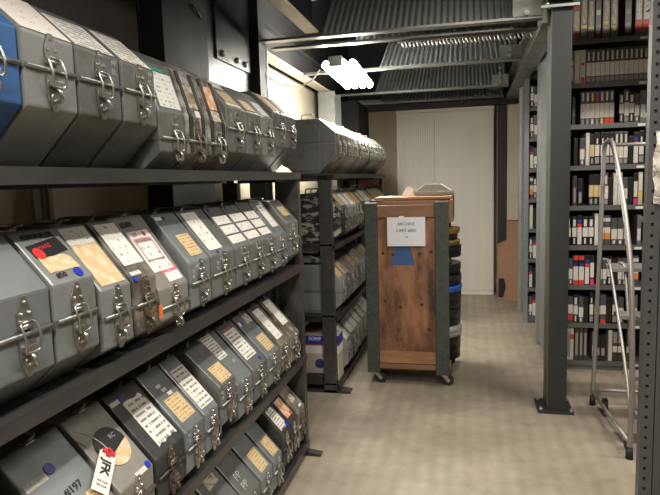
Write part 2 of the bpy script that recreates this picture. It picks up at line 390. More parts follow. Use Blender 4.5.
SZ = [.07, .56, 1.06, 1.545]
rack(-.85, .44, .5, 3.025, SZ, 'near dark steel rack of grey film cases, filling the left side', 1.5, [.5, 2.972])
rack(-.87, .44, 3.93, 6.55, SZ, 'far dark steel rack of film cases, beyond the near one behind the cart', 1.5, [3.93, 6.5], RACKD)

# ------------------------------------------------------------------ film cases
W = .42
TYPES = {  # H, lower corner z, lower chamfer, seam z, upper corner z, upper chamfer
    'tall': (.37, .12, .12, .2, .27, .11),
    'std':  (.345, .07, .08, .155, .235, .10),
    'long': (.345, .04, .05, .11, .17, .16),
    'low':  (.35, .05, .06, .085, .14, .15),
    'round':(.345, .08, .1, .15, .22, .13),
    'mid':  (.345, .045, .08, .122, .19, .125),
    'steep':(.31, .05, .06, .09, .165, .045),
}
cache = {}
def cached(key, fn):
    if key not in cache: cache[key] = fn()
    return cache[key]
def me_from(bm, name, m, smooth=False):
    me = bpy.data.meshes.new(name); bmesh.ops.recalc_face_normals(bm, faces=bm.faces[:]); bm.to_mesh(me); bm.free()
    for mm in (m if isinstance(m, (list, tuple)) else [m]): me.materials.append(mm)
    return me
def put(name, me, parent, loc=(0, 0, 0)):
    o = bpy.data.objects.new(name, me); COL.objects.link(o); o.parent = parent; o.location = loc; return o
def profile(ty):
    H, zl, cl, zs, zu, cu = TYPES[ty]; h = W / 2
    up = [(h, zs), (h, zu), (h - cu, H), (-h + cu, H), (-h, zu), (-h, zs)]
    if ty == 'steep': up = [(h, zs), (h, zu), (h - cu, H), (h - .12, .358), (-h + .12, .358), (-h + cu, H), (-h, zu), (-h, zs)]
    return [(-h + cl, 0), (h - cl, 0), (h, zl), (h, zs)], up, (-h, zs), (-h, zl)
def case(y0, y1, Zs, ty, m, label, x=-1.06, rear=False, labels=(), handle='flat', latch=True, latchm=STEEL, group=None, side=False, marks=None, dx=0., latch_dy=0., lidm=None, strap=False):
    T = (y1 - y0) - .006; h = W / 2; H, zl, cl, zs, zu, cu = TYPES[ty]
    t = empty('film_case', (x + dx, (y0 + y1) / 2, Zs), label, 'case', group)
    lo, up_, a, b = profile(ty); T2 = T / 2
    def mk_body():
        bm = bmesh.new(); prism_y(bm, lo + [a, b], -T2, T2, 0, .005); return me_from(bm, 'body', m)
    def mk_lid():
        bm = bmesh.new(); prism_y(bm, up_, -T2, T2, 0, .006)
        return me_from(bm, 'lid', lidm or m)
    k = round(T, 3)
    put('body', cached(('b', ty, k, m.name), mk_body), t); put('lid', cached(('l', ty, k, (lidm or m).name), mk_lid), t)
    def mk_rim():
        bm = bmesh.new(); e = .003
        pts = [(-h - e, -T2 - .001, zs), (h + e, -T2 - .001, zs), (h + e, T2 + .001, zs), (-h - e, T2 + .001, zs)]
        tube(bm, [(h + e, -T2 + .004, zs), (h + e, T2 - .004, zs)], .005, 8)
        tube(bm, [(-h - e, -T2 + .004, zs), (-h - e, T2 - .004, zs)], .005, 8)
        box(bm, -h, h, -T2 - .002, -T2 + .003, zs - .006, zs + .004)
        return me_from(bm, 'rim', RIMM if m not in (CHAR, BLACKSC) else CHAR)
    put('rim', cached(('r', ty, k, m.name), mk_rim), t)
    if latch:
        ph = min(.075, zu - zs - .004 + .012)
        def mk_latch():
            bm = bmesh.new()
            def plate(poly, x0, x1):
                A = [bm.verts.new((x0, yy, zz)) for yy, zz in poly]; B = [bm.verts.new((x1, yy, zz)) for yy, zz in poly]
                bm.faces.new(A); bm.faces.new(B); n = len(poly)
                for i in range(n): bm.faces.new((A[i], A[(i + 1) % n], B[(i + 1) % n], B[i]))
            plate([(-.019, .012), (.019, .012), (.019, ph * .6), (.006, ph), (-.006, ph), (-.019, ph * .6)], 0, .003)
            for yy, zz in ((-.011, ph * .55), (.011, ph * .55), (0, ph * .85)):
                bmesh.ops.create_uvsphere(bm, u_segments=8, v_segments=5, radius=.0042, matrix=Matrix.Translation((.004, yy, zz)))
            lowz = -min(.085, zs - zl + .012)
            plate([(-.02, -.012), (.02, -.012), (.017, lowz * .7), (.007, lowz), (-.007, lowz), (-.017, lowz * .7)], 0, .004)
            tube(bm, [(.006, -.016, .016), (.006, .016, .016)], .005, 6)           # hinge barrel
            box(bm, .004, .016, -.016, .016, -.034, -.022, 0, .002)                 # lever
            tube(bm, smoothpts([(.006, 0, -.036), (.022, -.004, -.045), (.02, .002, -.062), (.006, .004, -.064)], 1), .0045, 6)
            cyl(bm, (.003, 0, -.056), .011, .004, 12, 'x')
            return me_from(bm, 'latch', latchm)
        def mk_bail():
            bm = bmesh.new()
            tube(bm, smoothpts([(.007, -.014, .024), (.009, -.02, .023), (.013, -.021, .014), (.02, -.021, -.005), (.018, -.021, -.026), (.016, -.02, -.033), (.015, -.014, -.036), (.015, .014, -.036), (.016, .02, -.033), (.018, .021, -.026), (.02, .021, -.005), (.013, .021, .014), (.009, .02, .023), (.007, .014, .024)], 1), .0028, 6); tube(bm, [(.007, -.014, .024), (.007, .014, .024)], .004, 6)
            return me_from(bm, 'bail', latchm)
        l = put('latch', cached(('la', ty, latchm.name), mk_latch), t, (h + .001, latch_dy, zs))
        put('bail', cached(('ba', latchm.name), mk_bail), l)
    def mk_handle(kind):
        bm = bmesh.new()
        if kind == 'up':
            tube(bm, smoothpts([(-.045, 0, 0), (-.045, 0, .03), (-.035, 0, .036), (.035, 0, .036), (.045, 0, .03), (.045, 0, 0)], 1), .0045, 6)
        else:
            tube(bm, smoothpts([(-.05, 0, .003), (-.05, .02, .008), (-.04, .034, .01), (.04, .034, .01), (.05, .02, .008), (.05, 0, .003)], 1), .0045, 6)
        for sx in (-.047, .047): box(bm, sx - .012, sx + .012, -.014, .014, 0, .003)
        return me_from(bm, 'handle', latchm)
    if handle: put('handle', cached(('h', handle, latchm.name), lambda: mk_handle(handle)), t, (0, 0, .358 if ty == 'steep' else H))
    if side:
        bm = bmesh.new()
        prism_y(bm, [(-h + cl + .02, .02), (h - cl - .0, .02), (h - cu + .0, .05), (h - cu + .0, zs - .012), (-h + .04, zs - .012), (-h + .04, .06)], -.006, .001, 0, .003)
        link('pressed_panel', bm, m, t, (0, -T2, 0))
        bm = bmesh.new()
        prism_y(bm, [(-h + .04, zs + .012), (h - cu, zs + .012), (h - cu, H - .08), (h - cu - .03, H - .045), (-h + .07, H - .045), (-h + .04, H - .08)], -.006, .001, 0, .003)
        link('pressed_panel', bm, lidm or m, t, (0, -T2, 0))
    # chamfer frame: s from 0 (front corner) to L (top)
    L = math.hypot(cu, H - zu); sd = Vector((-cu, 0, H - zu)) / L; nd = Vector((H - zu, 0, cu)) / L
    def frame(ya, yb, sa, sb):   # matrix with x=+y world? reading direction: along +y, up along +s
        c = Vector((h, 0, zu)) + sd * (sa + sb) / 2; c.y = (ya + yb) / 2
        return Matrix(((0, sd.x, nd.x, c.x + nd.x * .0012), (1, 0, 0, c.y), (0, sd.z, nd.z, c.z + nd.z * .0012), (0, 0, 0, 1)))
    for lb in labels:
        kind, mm, ya, yb, sa, sb = lb[:6]
        ya, yb = -T2 + ya * T, -T2 + yb * T; sa, sb = sa * L, sb * L
        M = frame(ya, yb, sa, sb); w, hh = abs(yb - ya), abs(sb - sa)
        rot = lb[6] if len(lb) > 6 else 0
        M = M @ Matrix.Rotation(math.radians(rot), 4, 'Z')
        if kind == 'p' or kind == 't':
            bm = bmesh.new(); uv = bm.loops.layers.uv.new('UVMap')
            if kind == 't':
                rnd = random.Random(int(w * 1e5)); pts = [(-w / 2, -hh / 2)]
                for i in range(1, 6): pts.append((-w / 2 + w * i / 6, -hh / 2 + rnd.uniform(0, .05) * hh))
                pts += [(w / 2, -hh / 2), (w / 2 * .9, hh / 2 * .5)]
                for i in range(5, -1, -1): pts.append((-w / 2 + w * i / 6, hh / 2 - rnd.uniform(0, .14) * hh))
            else: pts = [(-w / 2, -hh / 2), (w / 2, -hh / 2), (w / 2, hh / 2), (-w / 2, hh / 2)]
            A = [bm.verts.new((px, py, -.0005)) for px, py in pts]; B = [bm.verts.new((px, py, .0005)) for px, py in pts]
            fs = [bm.faces.new(A), bm.faces.new(B)]; n = len(pts)
            for i in range(n): fs.append(bm.faces.new((A[i], A[(i + 1) % n], B[(i + 1) % n], B[i])))
            for f in bm.faces:
                for lp in f.loops: lp[uv].uv = (lp.vert.co.x / w + .5, lp.vert.co.y / hh + .5)
            bm.transform(M); link('paper_label', bm, mm, t)
        elif kind == 'dot':
            bm = bmesh.new(); cyl(bm, (0, 0, 0), w / 2, .0012, 20); bm.transform(M); link('round_sticker', bm, mm, t)
        elif kind == 'txt':
            text_mesh('lettering', lb[7], hh, mm, t, M @ Matrix.Translation((0, 0, .0008)), sx=lb[8] if len(lb) > 8 else 1.)
        elif kind == 'half':
            bm = bmesh.new(); vs = [bm.verts.new((w / 2 * math.cos(a), w / 2 * math.sin(a), .0014)) for a in [math.radians(-150 + 150 * k / 12) for k in range(13)]]
            uv = bm.loops.layers.uv.new('UVMap'); f = bm.faces.new(vs); q = bmesh.ops.extrude_face_region(bm, geom=[f]); bmesh.ops.translate(bm, vec=(0, 0, -.0008), verts=[v for v in q['geom'] if isinstance(v, bmesh.types.BMVert)])
            for f in bm.faces:
                for lp in f.loops: lp[uv].uv = (lp.vert.co.x / w + .5, lp.vert.co.y / w + .5)
            bm.transform(M); link('round_label', bm, mm, t)
        elif kind == 'disc':
            bm = bmesh.new(); cyl(bm, (0, 0, 0), w / 2, .001, 32); bm.transform(M); link('round_label', bm, mm, t)
    if marks:   # stencilled letters on the front face left of the latch
        tx, yy, zz, sz = marks
        M = Matrix(((0, 0, 1, h + .001), (1, 0, 0, yy), (0, 1, 0, zs + zz), (0, 0, 0, 1)))
        text_mesh('stencilled_mark', tx, sz, INKG, t, M)
    if strap:
        e = .004
        for sy in (-.3, .3):
            bm = bmesh.new(); prof = [(h, zl + .005), (h, zu), (h - cu, H)]
            for (xa, za), (xb, zb) in zip(prof, prof[1:]):
                d = Vector((xb - xa, 0, zb - za)).normalized(); nn = Vector((d.z, 0, -d.x)) * e
                q = [(xa, za), (xb, zb), (xb + nn.x, zb + nn.z), (xa + nn.x, za + nn.z)]
                prism_y(bm, q, sy * T - .011, sy * T + .011)
            link('strap', bm, RACKD, t)
    return t
NR = 'near rack'
G1, G2, G3, G4 = 'film cases on the top shelf of the near rack', 'film cases on the second shelf of the near rack', 'film cases on the third shelf of the near rack', 'film cases on the bottom shelf of the near rack'
L3 = [('p', PW2, .06, .94, .12, .3), ('p', PW2, .06, .94, .34, .54), ('p', PW2, .06, .94, .58, .78)]
LL = 'LL\nLL'
# top shelf
z = 1.546
case(.86, 1.03, z, 'tall', BLUEP, 'bright blue film case at the camera end of the near rack top shelf', group=G1, labels=[('p', PWORN, .1, .9, .2, .9)], dx=-.004)
case(1.03, 1.198, z, 'tall', LGREY, 'pale grey case with worn white top on top shelf, right beside the blue case', group=G1, labels=[('p', PWORN, .02, .98, .03, .97)], latch_dy=.0)
case(1.2, 1.374, z, 'tall', GREY, 'grey case with white label and PP LL stencil, second after the blue case', group=G1, labels=[('p', PW, .04, .93, .04, .8)], marks=('PP\nLL', .06, .045, .02))
case(1.38, 1.55, z, 'tall', GREY, 'grey case with striped white label and PP LL stencil, third after the blue case', group=G1, labels=[('p', PW, .06, .93, .03, .85)], marks=('PP\nLL', .055, .045, .02))
case(1.555, 1.72, z, 'steep', GREY, 'grey case with large white label printed in green, top shelf of near rack', group=G1, labels=[('p', PGREEN, .12, .92, .1, .82), ('p', mat('green_sticker', (.02, .3, .18), .5), .45, .72, .13, .2), ('p', mat('green_sticker', (.02, .3, .18), .5), .2, .7, .84, .9)], latch_dy=.01)
case(1.725, 1.88, z, 'steep', DIRTY, 'grimy case with torn tan paper scraps, just beyond the green-printed label', group=G1, labels=[('t', PTORN, .1, .9, .2, .75), ('t', PTS, .2, .75, .3, .6), ('t', PW2, .5, .85, .02, .18)], latchm=RUST, strap=True, lidm=SCUFF)
case(1.885, 2.05, z, 'steep', DIRTY, 'grimy case with orange-tan torn label, second beyond the green-printed label', group=G1, labels=[('t', PORANGE, .12, .8, .3, .9), ('t', PTORN, .2, .95, .02, .28)], latchm=STEEL, strap=True, lidm=SCUFF)
case(2.055, 2.24, z - .0, 'std', GREY, 'grey top-shelf case with tan label edged in white, just beyond the grimy pair', group=G1, labels=[('p', PW2, .1, .9, .05, .15), ('p', PT, .2, .85, .18, .6), ('p', PW2, .25, .8, .7, .95)], marks=(LL, -.05, .04, .018))
case(2.245, 2.43, z, 'std', GREY, 'grey top-shelf case with faded round-cornered tan patch, second beyond the grimy pair', group=G1, labels=[('t', PTS, .2, .8, .08, .5)], marks=(LL, -.05, .04, .018))
case(2.435, 2.6, z, 'std', LGREY, 'light grey top-shelf case with white label, third from the far end of near rack', group=G1, labels=[('p', PW2, .15, .75, .05, .6)], marks=(LL, -.05, .04, .018))
case(2.605, 2.79, z, 'tall', GREY, 'grey top-shelf case with long tan label, second from the far end of near rack', group=G1, labels=[('p', PT, .1, .9, .1, .9)])
case(2.795, 2.965, z, 'tall', GREY, 'last grey case on the near rack top shelf, before the gap', group=G1, labels=[('p', PW2, .15, .85, .2, .85)])
# second shelf
z = 1.061
case(.72, .885, z, 'std', GREY, 'grey case at the very left edge of the second shelf', group=G2)
case(.89, 1.055, z, 'std', BGREY, 'blue-grey case at left edge of second shelf, its latch fully in view', group=G2, labels=[('txt', INKG, .3, .9, .82, .92, 0, 'LOV', .85)], latch_dy=.0)
case(1.06, 1.212, z, 'std', LGREY, 'light grey case with black and red label and blue dot, second shelf', group=G2,
     labels=[('p', BLKLAB, .12, .88, .5, .78, 8), ('txt', RED, .2, .7, .62, .72, 8, 'MARS', 1.2), ('dot', RED, .14, .36, .54, .6), ('t', PTS, .15, .85, .2, .5), ('dot', DOT, .62, .8, .1, .15), ('txt', INK, .1, .55, .06, .2, 0, '#50', 1.), ('txt', INK, .02, .98, .82, .96, 0, 'ALBAROM OF LOVE', .55)])
case(1.225, 1.36, z, 'mid', LGREY, 'grey case with tall tan label topped by white strip, second shelf', group=G2, labels=[('p', PTS, .12, .9, .06, .7), ('p', PW2, .12, .9, .7, .96)])
case(1.365, 1.49, z, 'mid', DIRTY, 'brown grimy case with long white label and orange tag, second shelf', group=G2, labels=[('p', PW2, .12, .92, .25, .95), ('p', PW, .1, .5, .08, .14), ('dot', DOT, .05, .2, .0, .06), ('txt', INK, .1, .7, -.12, -.04, 0, '55', 1.)], latchm=RUST)
case(1.495, 1.68, z, 'low', WGREY, 'warm grey case numbered 5801 with pink and white label, second shelf', group=G2,
     labels=[('p', PW2, .2, .85, .22, .78), ('p', PPINK, .26, .8, .62, .68), ('p', PINK, .26, .3, .36, .62), ('p', PINK, .76, .8, .36, .62), ('p', PINK, .26, .8, .36, .385), ('txt', RED, .25, .5, .69, .76, 0, 'CPI', 1.), ('dot', RED, .62, .72, .71, .75), ('p', PPINK, .4, .9, .18, .3), ('p', PW2, .45, .9, .06, .18), ('txt', INK, .12, .6, .82, .93, 0, '#5801', .9)])
case(1.69, 1.85, z, 'mid', BGREY, 'blue-grey case with square tan label below a blue dash, second shelf', group=G2, labels=[('p', PT, .3, .85, .12, .55), ('dot', DOT, .32, .42, .88, .93), ('p', PW2, .02, .3, .88, .94), ('txt', INKG, .1, .3, .1, .2, 0, 'L', 1)], marks=(LL, -.05, .03, .018))
case(1.855, 2.07, z, 'mid', GREY, 'wide grey case with long white label and blue mark, second shelf', group=G2, labels=[('p', PW2, .1, .62, .12, .95), ('dot', DOT, .3, .37, .02, .1)], marks=(LL, -.05, .03, .018))
case(2.08, 2.24, z, 'mid', GREY, 'grey case, first of three with triple white label strips', group=G2, labels=L3 + [('dot', DOT, .1, .2, .93, .98)], marks=('L\nL', .05, .03, .018))
case(2.245, 2.41, z, 'mid', GREY, 'grey case, middle of three with triple white label strips', group=G2, labels=L3 + [('dot', DOT, .1, .2, .93, .98)], marks=('L\nL', .05, .03, .018))
case(2.415, 2.56, z, 'mid', GREY, 'grey case, last of three with triple white label strips', group=G2, labels=L3, marks=('L\nL', .05, .03, .018))
case(2.565, 2.74, z, 'mid', BGREY, 'blue-grey case with white label printed red, near the rack end', group=G2, labels=[('p', PW2, .3, .8, .25, .9), ('txt', RED, .32, .78, .78, .86, 0, 'RE', 1)])
case(2.75, 2.945, z, 'std', GREY, 'grey case with small tan label at the second shelf end', group=G2, labels=[('p', PT, .25, .75, .3, .7)], marks=(LL, -.05, .03, .018))
# third shelf
z = .561
case(.83, 1.0, z, 'long', GREY, 'dark-topped grey case at the left edge of third shelf', group=G3)
case(1.03, 1.235, z, 'long', BGREY, 'blue-grey case marked 197 with a blue dot, third shelf', group=G3, labels=[('p', PW, .05, .4, .58, .66, 0), ('dot', DOT, .42, .57, .62, .7), ('txt', INK, .3, .85, .3, .42, 0, '#197', 1.), ('p', PT, .66, .92, .05, .25)])
t = case(1.245, 1.41, z, 'long', WGREY, 'brown-grey case with round black and cream label, third shelf', group=G3, labels=[('disc', BLKLAB, .17, .9, .22, .7), ('half', PTS, .17, .9, .22, .7), ('txt', INKG, .5, .85, .52, .6, 0, 'RC', 1), ('dot', DOT, .82, .95, .02, .07), ('p', PW, .5, .8, .0, .06)])
case(1.42, 1.59, z, 'long', CHAR, 'charcoal case with torn white label and blue dot, third shelf', group=G3, labels=[('t', PW, .3, .95, .1, .86), ('p', PW, .02, .28, .82, .88), ('dot', DOT, .3, .4, .82, .88)], latchm=RUST)
case(1.6, 1.737, z, 'long', BGREY, 'blue-grey case with square tan label, third shelf beside charcoal case', group=G3, labels=[('p', PT, .18, .88, .14, .52), ('p', PW2, .3, .5, .7, .75), ('p', PW2, .4, .6, .62, .67), ('p', PW2, .5, .7, .54, .59)], marks=(LL, -.04, .035, .018))
case(1.74, 1.855, z, 'long', BGREY, 'narrow blue-grey case with white barcode label, third shelf', group=G3, labels=[('p', PW, .1, .95, .1, .8)])
case(1.87, 2.02, z + .0, 'round', GREY, 'smooth dark-topped grey case with tan label, third shelf', group=G3, labels=[('p', PT, .2, .85, .05, .45)], marks=(LL, -.05, .035, .018))
case(2.03, 2.195, z, 'long', BGREY, 'shiny blue-grey case with white label high up, third shelf', group=G3, labels=[('p', PW, .1, .65, .5, .98), ('txt', INKG, .6, .8, .3, .4, 0, 'PP', 1)])
case(2.205, 2.375, z, 'long', GREY, 'grey case with large white label and red heading, third shelf', group=G3, labels=[('p', PW, .12, .8, .22, .9), ('p', PINK, .12, .8, .84, .9), ('dot', DOT, .7, .8, .08, .14)])
case(2.385, 2.55, z, 'long', BGREY, 'blue-grey case with tan label and blue tape, third shelf', group=G3, labels=[('p', PT, .3, .85, .1, .45), ('p', PTORN, .5, .9, .75, .95), ('p', DOT, .2, .3, .78, .86), ('p', PW2, .02, .18, .78, .86)])
case(2.56, 2.72, z, 'long', DIRTY, 'dusty brown case with long white label, third shelf', group=G3, labels=[('p', PW2, .2, .75, .15, .9)])
case(2.735, 2.885, z, 'long', DIRTY, 'dark dusty case with white label at the third shelf end', group=G3, labels=[('p', PW2, .2, .8, .3, .95), ('txt', INKG, .2, .8, .05, .2, 0, '00', 1)])
# bottom shelf
z = .071
case(1.72, 1.885, z, 'long', GREY, 'grey case showing brown tape, first visible on the bottom shelf', group=G4, labels=[('t', PORANGE, .3, .8, .6, .9)])
case(1.89, 2.065, z, 'long', GREY, 'dark grey case with brown tape, bottom shelf behind stencilled one', group=G4, labels=[('t', PTORN, .3, .8, .6, .9)])
case(2.07, 2.23, z, 'long', GREY, 'grey case with stencilled P marks on its slope, bottom shelf', group=G4, labels=[('txt', INKG, .2, .6, .2, .4, 0, 'PP\nPP', 1)])
case(2.24, 2.39, z, 'long', BGREY, 'pale blue-grey case with tan label, left one of two on bottom shelf', group=G4, labels=[('p', PT, .25, .85, .08, .5)])
case(2.4, 2.53, z + .0, 'long', BGREY, 'pale blue-grey case with tan label and black top handle, bottom shelf', group=G4, labels=[('p', PT, .25, .85, .08, .45)], handle='flat')
case(2.545, 2.675, z, 'std', CHAR, 'black case with white label and blue sticker, bottom shelf', group=G4, labels=[('t', PW, .15, .85, .1, .95), ('dot', DOT, .7, .95, .05, .2)])
case(2.68, 2.79, z, 'std', CHAR, 'dark case with orange label, bottom shelf next to the last', group=G4, labels=[('p', PORANGE, .1, .85, .2, .9), ('dot', RED, .6, .8, .2, .3)])
case(2.8, 2.945, z, 'std', DIRTY, 'scuffed dark brown case, last on the bottom shelf by the foot', group=G4, labels=[('t', PTORN, .3, .7, .4, .7), ('t', PW2, .5, .8, .1, .2)], latchm=RUST)

# hanging luggage tag reading JFK
t = empty('luggage_tag', (-.868, 1.335, .705), 'white airport baggage tag with bold black letters and a red knot', 'tag')
def build_tag():
    nd = Vector((.175, 0, .16)).normalized(); ax = Vector((.047, -.118, -.051)); ax = (ax - nd * ax.dot(nd)).normalized(); up = nd.cross(ax)
    c = Vector((-.9005, 1.251, .787)) - Vector((-.868, 1.335, .705)) + nd * .012; ax = -ax; up = -up
    M = Matrix(((ax.x, up.x, nd.x, c.x), (ax.y, up.y, nd.y, c.y), (ax.z, up.z, nd.z, c.z), (0, 0, 0, 1)))
    bm = bmesh.new(); uv = bm.loops.layers.uv.new('UVMap')
    pts = [(-.075, -.024), (.045, -.024), (.06, -.012), (.06, .012), (.045, .024), (-.075, .024)]
    A = [bm.verts.new((a, b, -.0006)) for a, b in pts]; B = [bm.verts.new((a, b, .0006)) for a, b in pts]
    bm.faces.new(A); bm.faces.new(B)
    for i in range(6): bm.faces.new((A[i], A[(i + 1) % 6], B[(i + 1) % 6], B[i]))
    for f in bm.faces:
        for lp in f.loops: lp[uv].uv = (.5 + lp.vert.co.y * 18, .5 + lp.vert.co.x * 2)
    bm.transform(M); link('card', bm, WHT, t)
    text_mesh('lettering', 'JFK', .034, INK, t, M @ Matrix.Translation((0, 0, .0012)) @ Matrix.Rotation(PI, 4, 'Z'), bold=.001)
    for k, s in ((-.055, .0), (-.043, .0)):
        text_mesh('small_print', 'NYC 041', .008, INK, t, M @ Matrix.Translation((k, s, .0012)) @ Matrix.Rotation(PI / 2, 4, 'Z'))
    bm = bmesh.new(); box(bm, .035, .06, -.006, .006, .001, .006); box(bm, .042, .054, -.018, .018, .001, .006); bm.transform(M); link('red_knot', bm, RED, t)
    bm = bmesh.new(); p0 = M @ Vector((.055, 0, .003))
    p3 = Vector((-.975, 1.25, .885)) - Vector((-.868, 1.335, .705))
    tube(bm, smoothpts([p0, p0 + (p3 - p0) * .4 + nd * .012, p0 + (p3 - p0) * .75 + nd * .01, p3], 2), .0015, 5)
    link('string', bm, STRING, t)
build_tag()
# small orange tag on brown case
bm = bmesh.new(); box(bm, -.002, .002, -.008, .008, -.035, 0); tag(link('paper_tag', bm, mat('orange_card', (.65, .15, .04), .6), None, (-.824, 1.455, 1.17)), 'small orange tag hanging from the brown grimy case latch', 'tag')

# far rack
F1, F2, F3, F4 = ['film cases on the %s shelf of the far rack' % s for s in ('top', 'second', 'third', 'bottom')]
X2 = -1.066
ordw = ['first', 'second', 'third', 'fourth', 'fifth', 'sixth', 'seventh', 'eighth', 'ninth', 'tenth', 'eleventh', 'twelfth', 'thirteenth', 'fourteenth', 'fifteenth']
rnd = random.Random(3)
labm = {'tan': PT, 'white': PW2, 'plain': None}
def filmrow(zs, y0, y1, n, group, shelfname, looks):
    d = (y1 - y0) / n
    for i in range(n):
        ty, m, mn, ln, hd = looks[i % len(looks)]
        if i == 0: continue
        labs = []
        if ln != 'plain': labs = [('p', labm[ln], .1, .9, .1 + rnd.uniform(0, .1), .85 + rnd.uniform(0, .1))]
        lab = '%s film case%s, %s along the far rack %s shelf' % (mn, {'tan': ' with tan label', 'white': ' with white label', 'plain': ''}[ln], ordw[i], shelfname)
        if i == n - 1: lab = '%s film case%s, last at far rack %s shelf end' % (mn, {'tan': ' with tan label', 'white': ' with white label', 'plain': ''}[ln], shelfname)
        case(y0 + i * d, y0 + (i + 1) * d - rnd.uniform(0, .01), zs, ty, m, lab, x=X2, group=group, labels=labs, handle=hd, dx=rnd.uniform(-.008, .006))
case(3.94, 4.1, 1.546, 'tall', GREY, 'dark grey octagonal case with raised wire handle at far rack top end', x=X2, group=F1, handle='up', side=True, labels=[('p', PW2, .1, .9, .1, .9)])
filmrow(1.546, 3.94, 6.5, 15, F1, 'top', [('tall', GREY, 'grey', 'white', 'flat'), ('tall', DIRTY, 'grimy brown', 'white', 'flat'), ('tall', GREY, 'grey', 'tan', 'flat'), ('tall', LGREY, 'pale grey', 'white', 'flat'), ('tall', WGREY, 'warm grey', 'white', 'up'), ('tall', GREY, 'grey', 'white', 'flat'), ('tall', LGREY, 'pale grey', 'white', 'up')])
case(3.99, 4.13, 1.061, 'std', BLACKSC, 'black case with white scuffs, near end of far rack second shelf', x=X2, group=F2, handle='up', latchm=RACKD, side=True)
filmrow(1.061, 3.96, 6.5, 15, F2, 'second', [('std', DIRTY, 'dark worn', 'tan', 'up'), ('std', CHAR, 'dark', 'tan', 'up'), ('std', LGREY, 'pale grey', 'white', 'flat'), ('std', LGREY, 'pale grey', 'white', 'flat'), ('std', GREY, 'grey', 'tan', 'flat')])
case(3.99, 4.15, .561, 'std', LGREY, 'pale grey case with pressed side panel, near end of far rack third shelf', x=X2, group=F3, side=True, labels=[('p', PT, .1, .9, .2, .8)])
filmrow(.561, 3.99, 5.4, 8, F3, 'third', [('std', LGREY, 'pale grey', 'tan', 'flat'), ('std', GREY, 'grey', 'tan', 'flat'), ('std', LGREY, 'pale grey', 'plain', 'flat')])
filmrow(.071, 3.99, 5.4, 8, F4, 'bottom', [('std', LGREY, 'pale grey', 'white', 'flat'), ('std', LGREY, 'pale grey', 'white', 'flat'), ('std', GREY, 'grey', 'white', 'flat')])
# flat silver box lying tilted on top of third-shelf case
t = empty('flat_case', (-1.1, 4.075, .922), 'flat silver case lying on top of third shelf case, far rack', 'case')
bm = bmesh.new(); prism_y(bm, [(-.15, 0), (.13, 0), (.13, .02), (.02, .05), (-.15, .06)], -.07, .07, 0, .004); link('case_body', bm, LGREY, t)
bm = bmesh.new(); box(bm, .03, .06, -.074, -.07, .0, .03); link('clasp', bm, CHAR, t)
# white and blue carton
t = empty('carton', (-1.03, 4.075, .071), 'pale carton with blue band and white lettering, far rack bottom shelf', 'box')
bm = bmesh.new(); box(bm, -.17, .14, -.08, .08, 0, .33, 0, .002); link('carton_body', bm, mat('carton_grey', (.4, .36, .29), .7), t)
bm = bmesh.new(); box(bm, -.1705, .1405, -.0815, .0815, .262, .325); link('blue_band', bm, mat('carton_blue', (.02, .03, .28), .5), t)
bm = bmesh.new(); box(bm, -.171, .141, -.082, .082, .252, .262); link('red_stripe', bm, mat('carton_red', (.3, .06, .04), .5), t)
bm = bmesh.new(); box(bm, -.171, .141, -.082, .082, .195, .252); link('white_band', bm, mat('carton_white', (.62, .6, .55), .6), t)
bm = bmesh.new(); cyl(bm, (.0, -.0805, .12), .035, -.002, 24, 'y'); link('blue_dot', bm, mat('carton_dot', (.02, .03, .16), .5), t)
text_mesh('lettering', 'SONY', .035, WHT, t, Matrix(((1, 0, 0, -.03), (0, 0, -1, -.0822), (0, 1, 0, .302), (0, 0, 0, 1))), bold=.0008)
t = empty('brown_carton', (-1.05, 6.43, 1.421), 'small brown carton at far end of far rack second shelf', 'box')
bm = bmesh.new(); box(bm, -.1, .12, -.05, .05, 0, .07, 0, .002); link('carton_body', bm, CARD, t)
bm = bmesh.new(); box(bm, -.1, .12, -.01, .01, .07, .072); link('tape_strip', bm, PTS, t)

# ------------------------------------------------------------------ wooden archive cart
t = empty('archive_cart', (-.41, 4.15, 0), 'tall wooden cart on castors with green corner posts and paper sign', 'cart')
bm = bmesh.new(); box(bm, -.21, .2, .012, .03, .2, 1.3); link('plywood_panel', bm, WOOD, t)
for s, a in ((-1, 'l'), (1, 'r')):
    x0, x1 = (-.295, -.205) if s < 0 else (.197, .292)
    for yy in (0, .62):
        bm = bmesh.new(); box(bm, x0, x1, -.02 + yy, .05 + yy, .095, 1.33, 0, .006); link('corner_post', bm, GREENP, t)
bm = bmesh.new(); box(bm, -.204, .196, -.006, .0115, 1.225, 1.31, 0, .002); link('top_rail', bm, WOODT, t)
bm = bmesh.new(); box(bm, -.204, .196, -.006, .0115, .17, .255, 0, .002); link('bottom_rail', bm, WOODL, t)
bm = bmesh.new(); box(bm, -.29, .3, .05, .6, .1, .15, 0, .002); box(bm, -.204, .196, -.01, .05, .13, .165); link('platform', bm, WOODT, t)
bm = bmesh.new(); box(bm, -.29, -.27, .05, .6, .15, 1.3); link('side_panel', bm, WOOD, t)
bm = bmesh.new(); box(bm, -.204, .196, .62, .64, .15, 1.3); link('rear_panel', bm, WOOD, t)
for z0 in (.9, 1.17):
    bm = bmesh.new(); box(bm, -.27, .295, .052, .6, z0, z0 + .015); link('shelf', bm, WOODT, t)
bm = bmesh.new()
box(bm, -.29, .32, .05, .07, 1.185, 1.335); box(bm, -.29, .32, .58, .6, 1.185, 1.36); box(bm, -.29, -.27, .07, .58, 1.185, 1.34); box(bm, .3, .32, .07, .58, 1.185, 1.34)
link('tray', bm, WOODT, t)
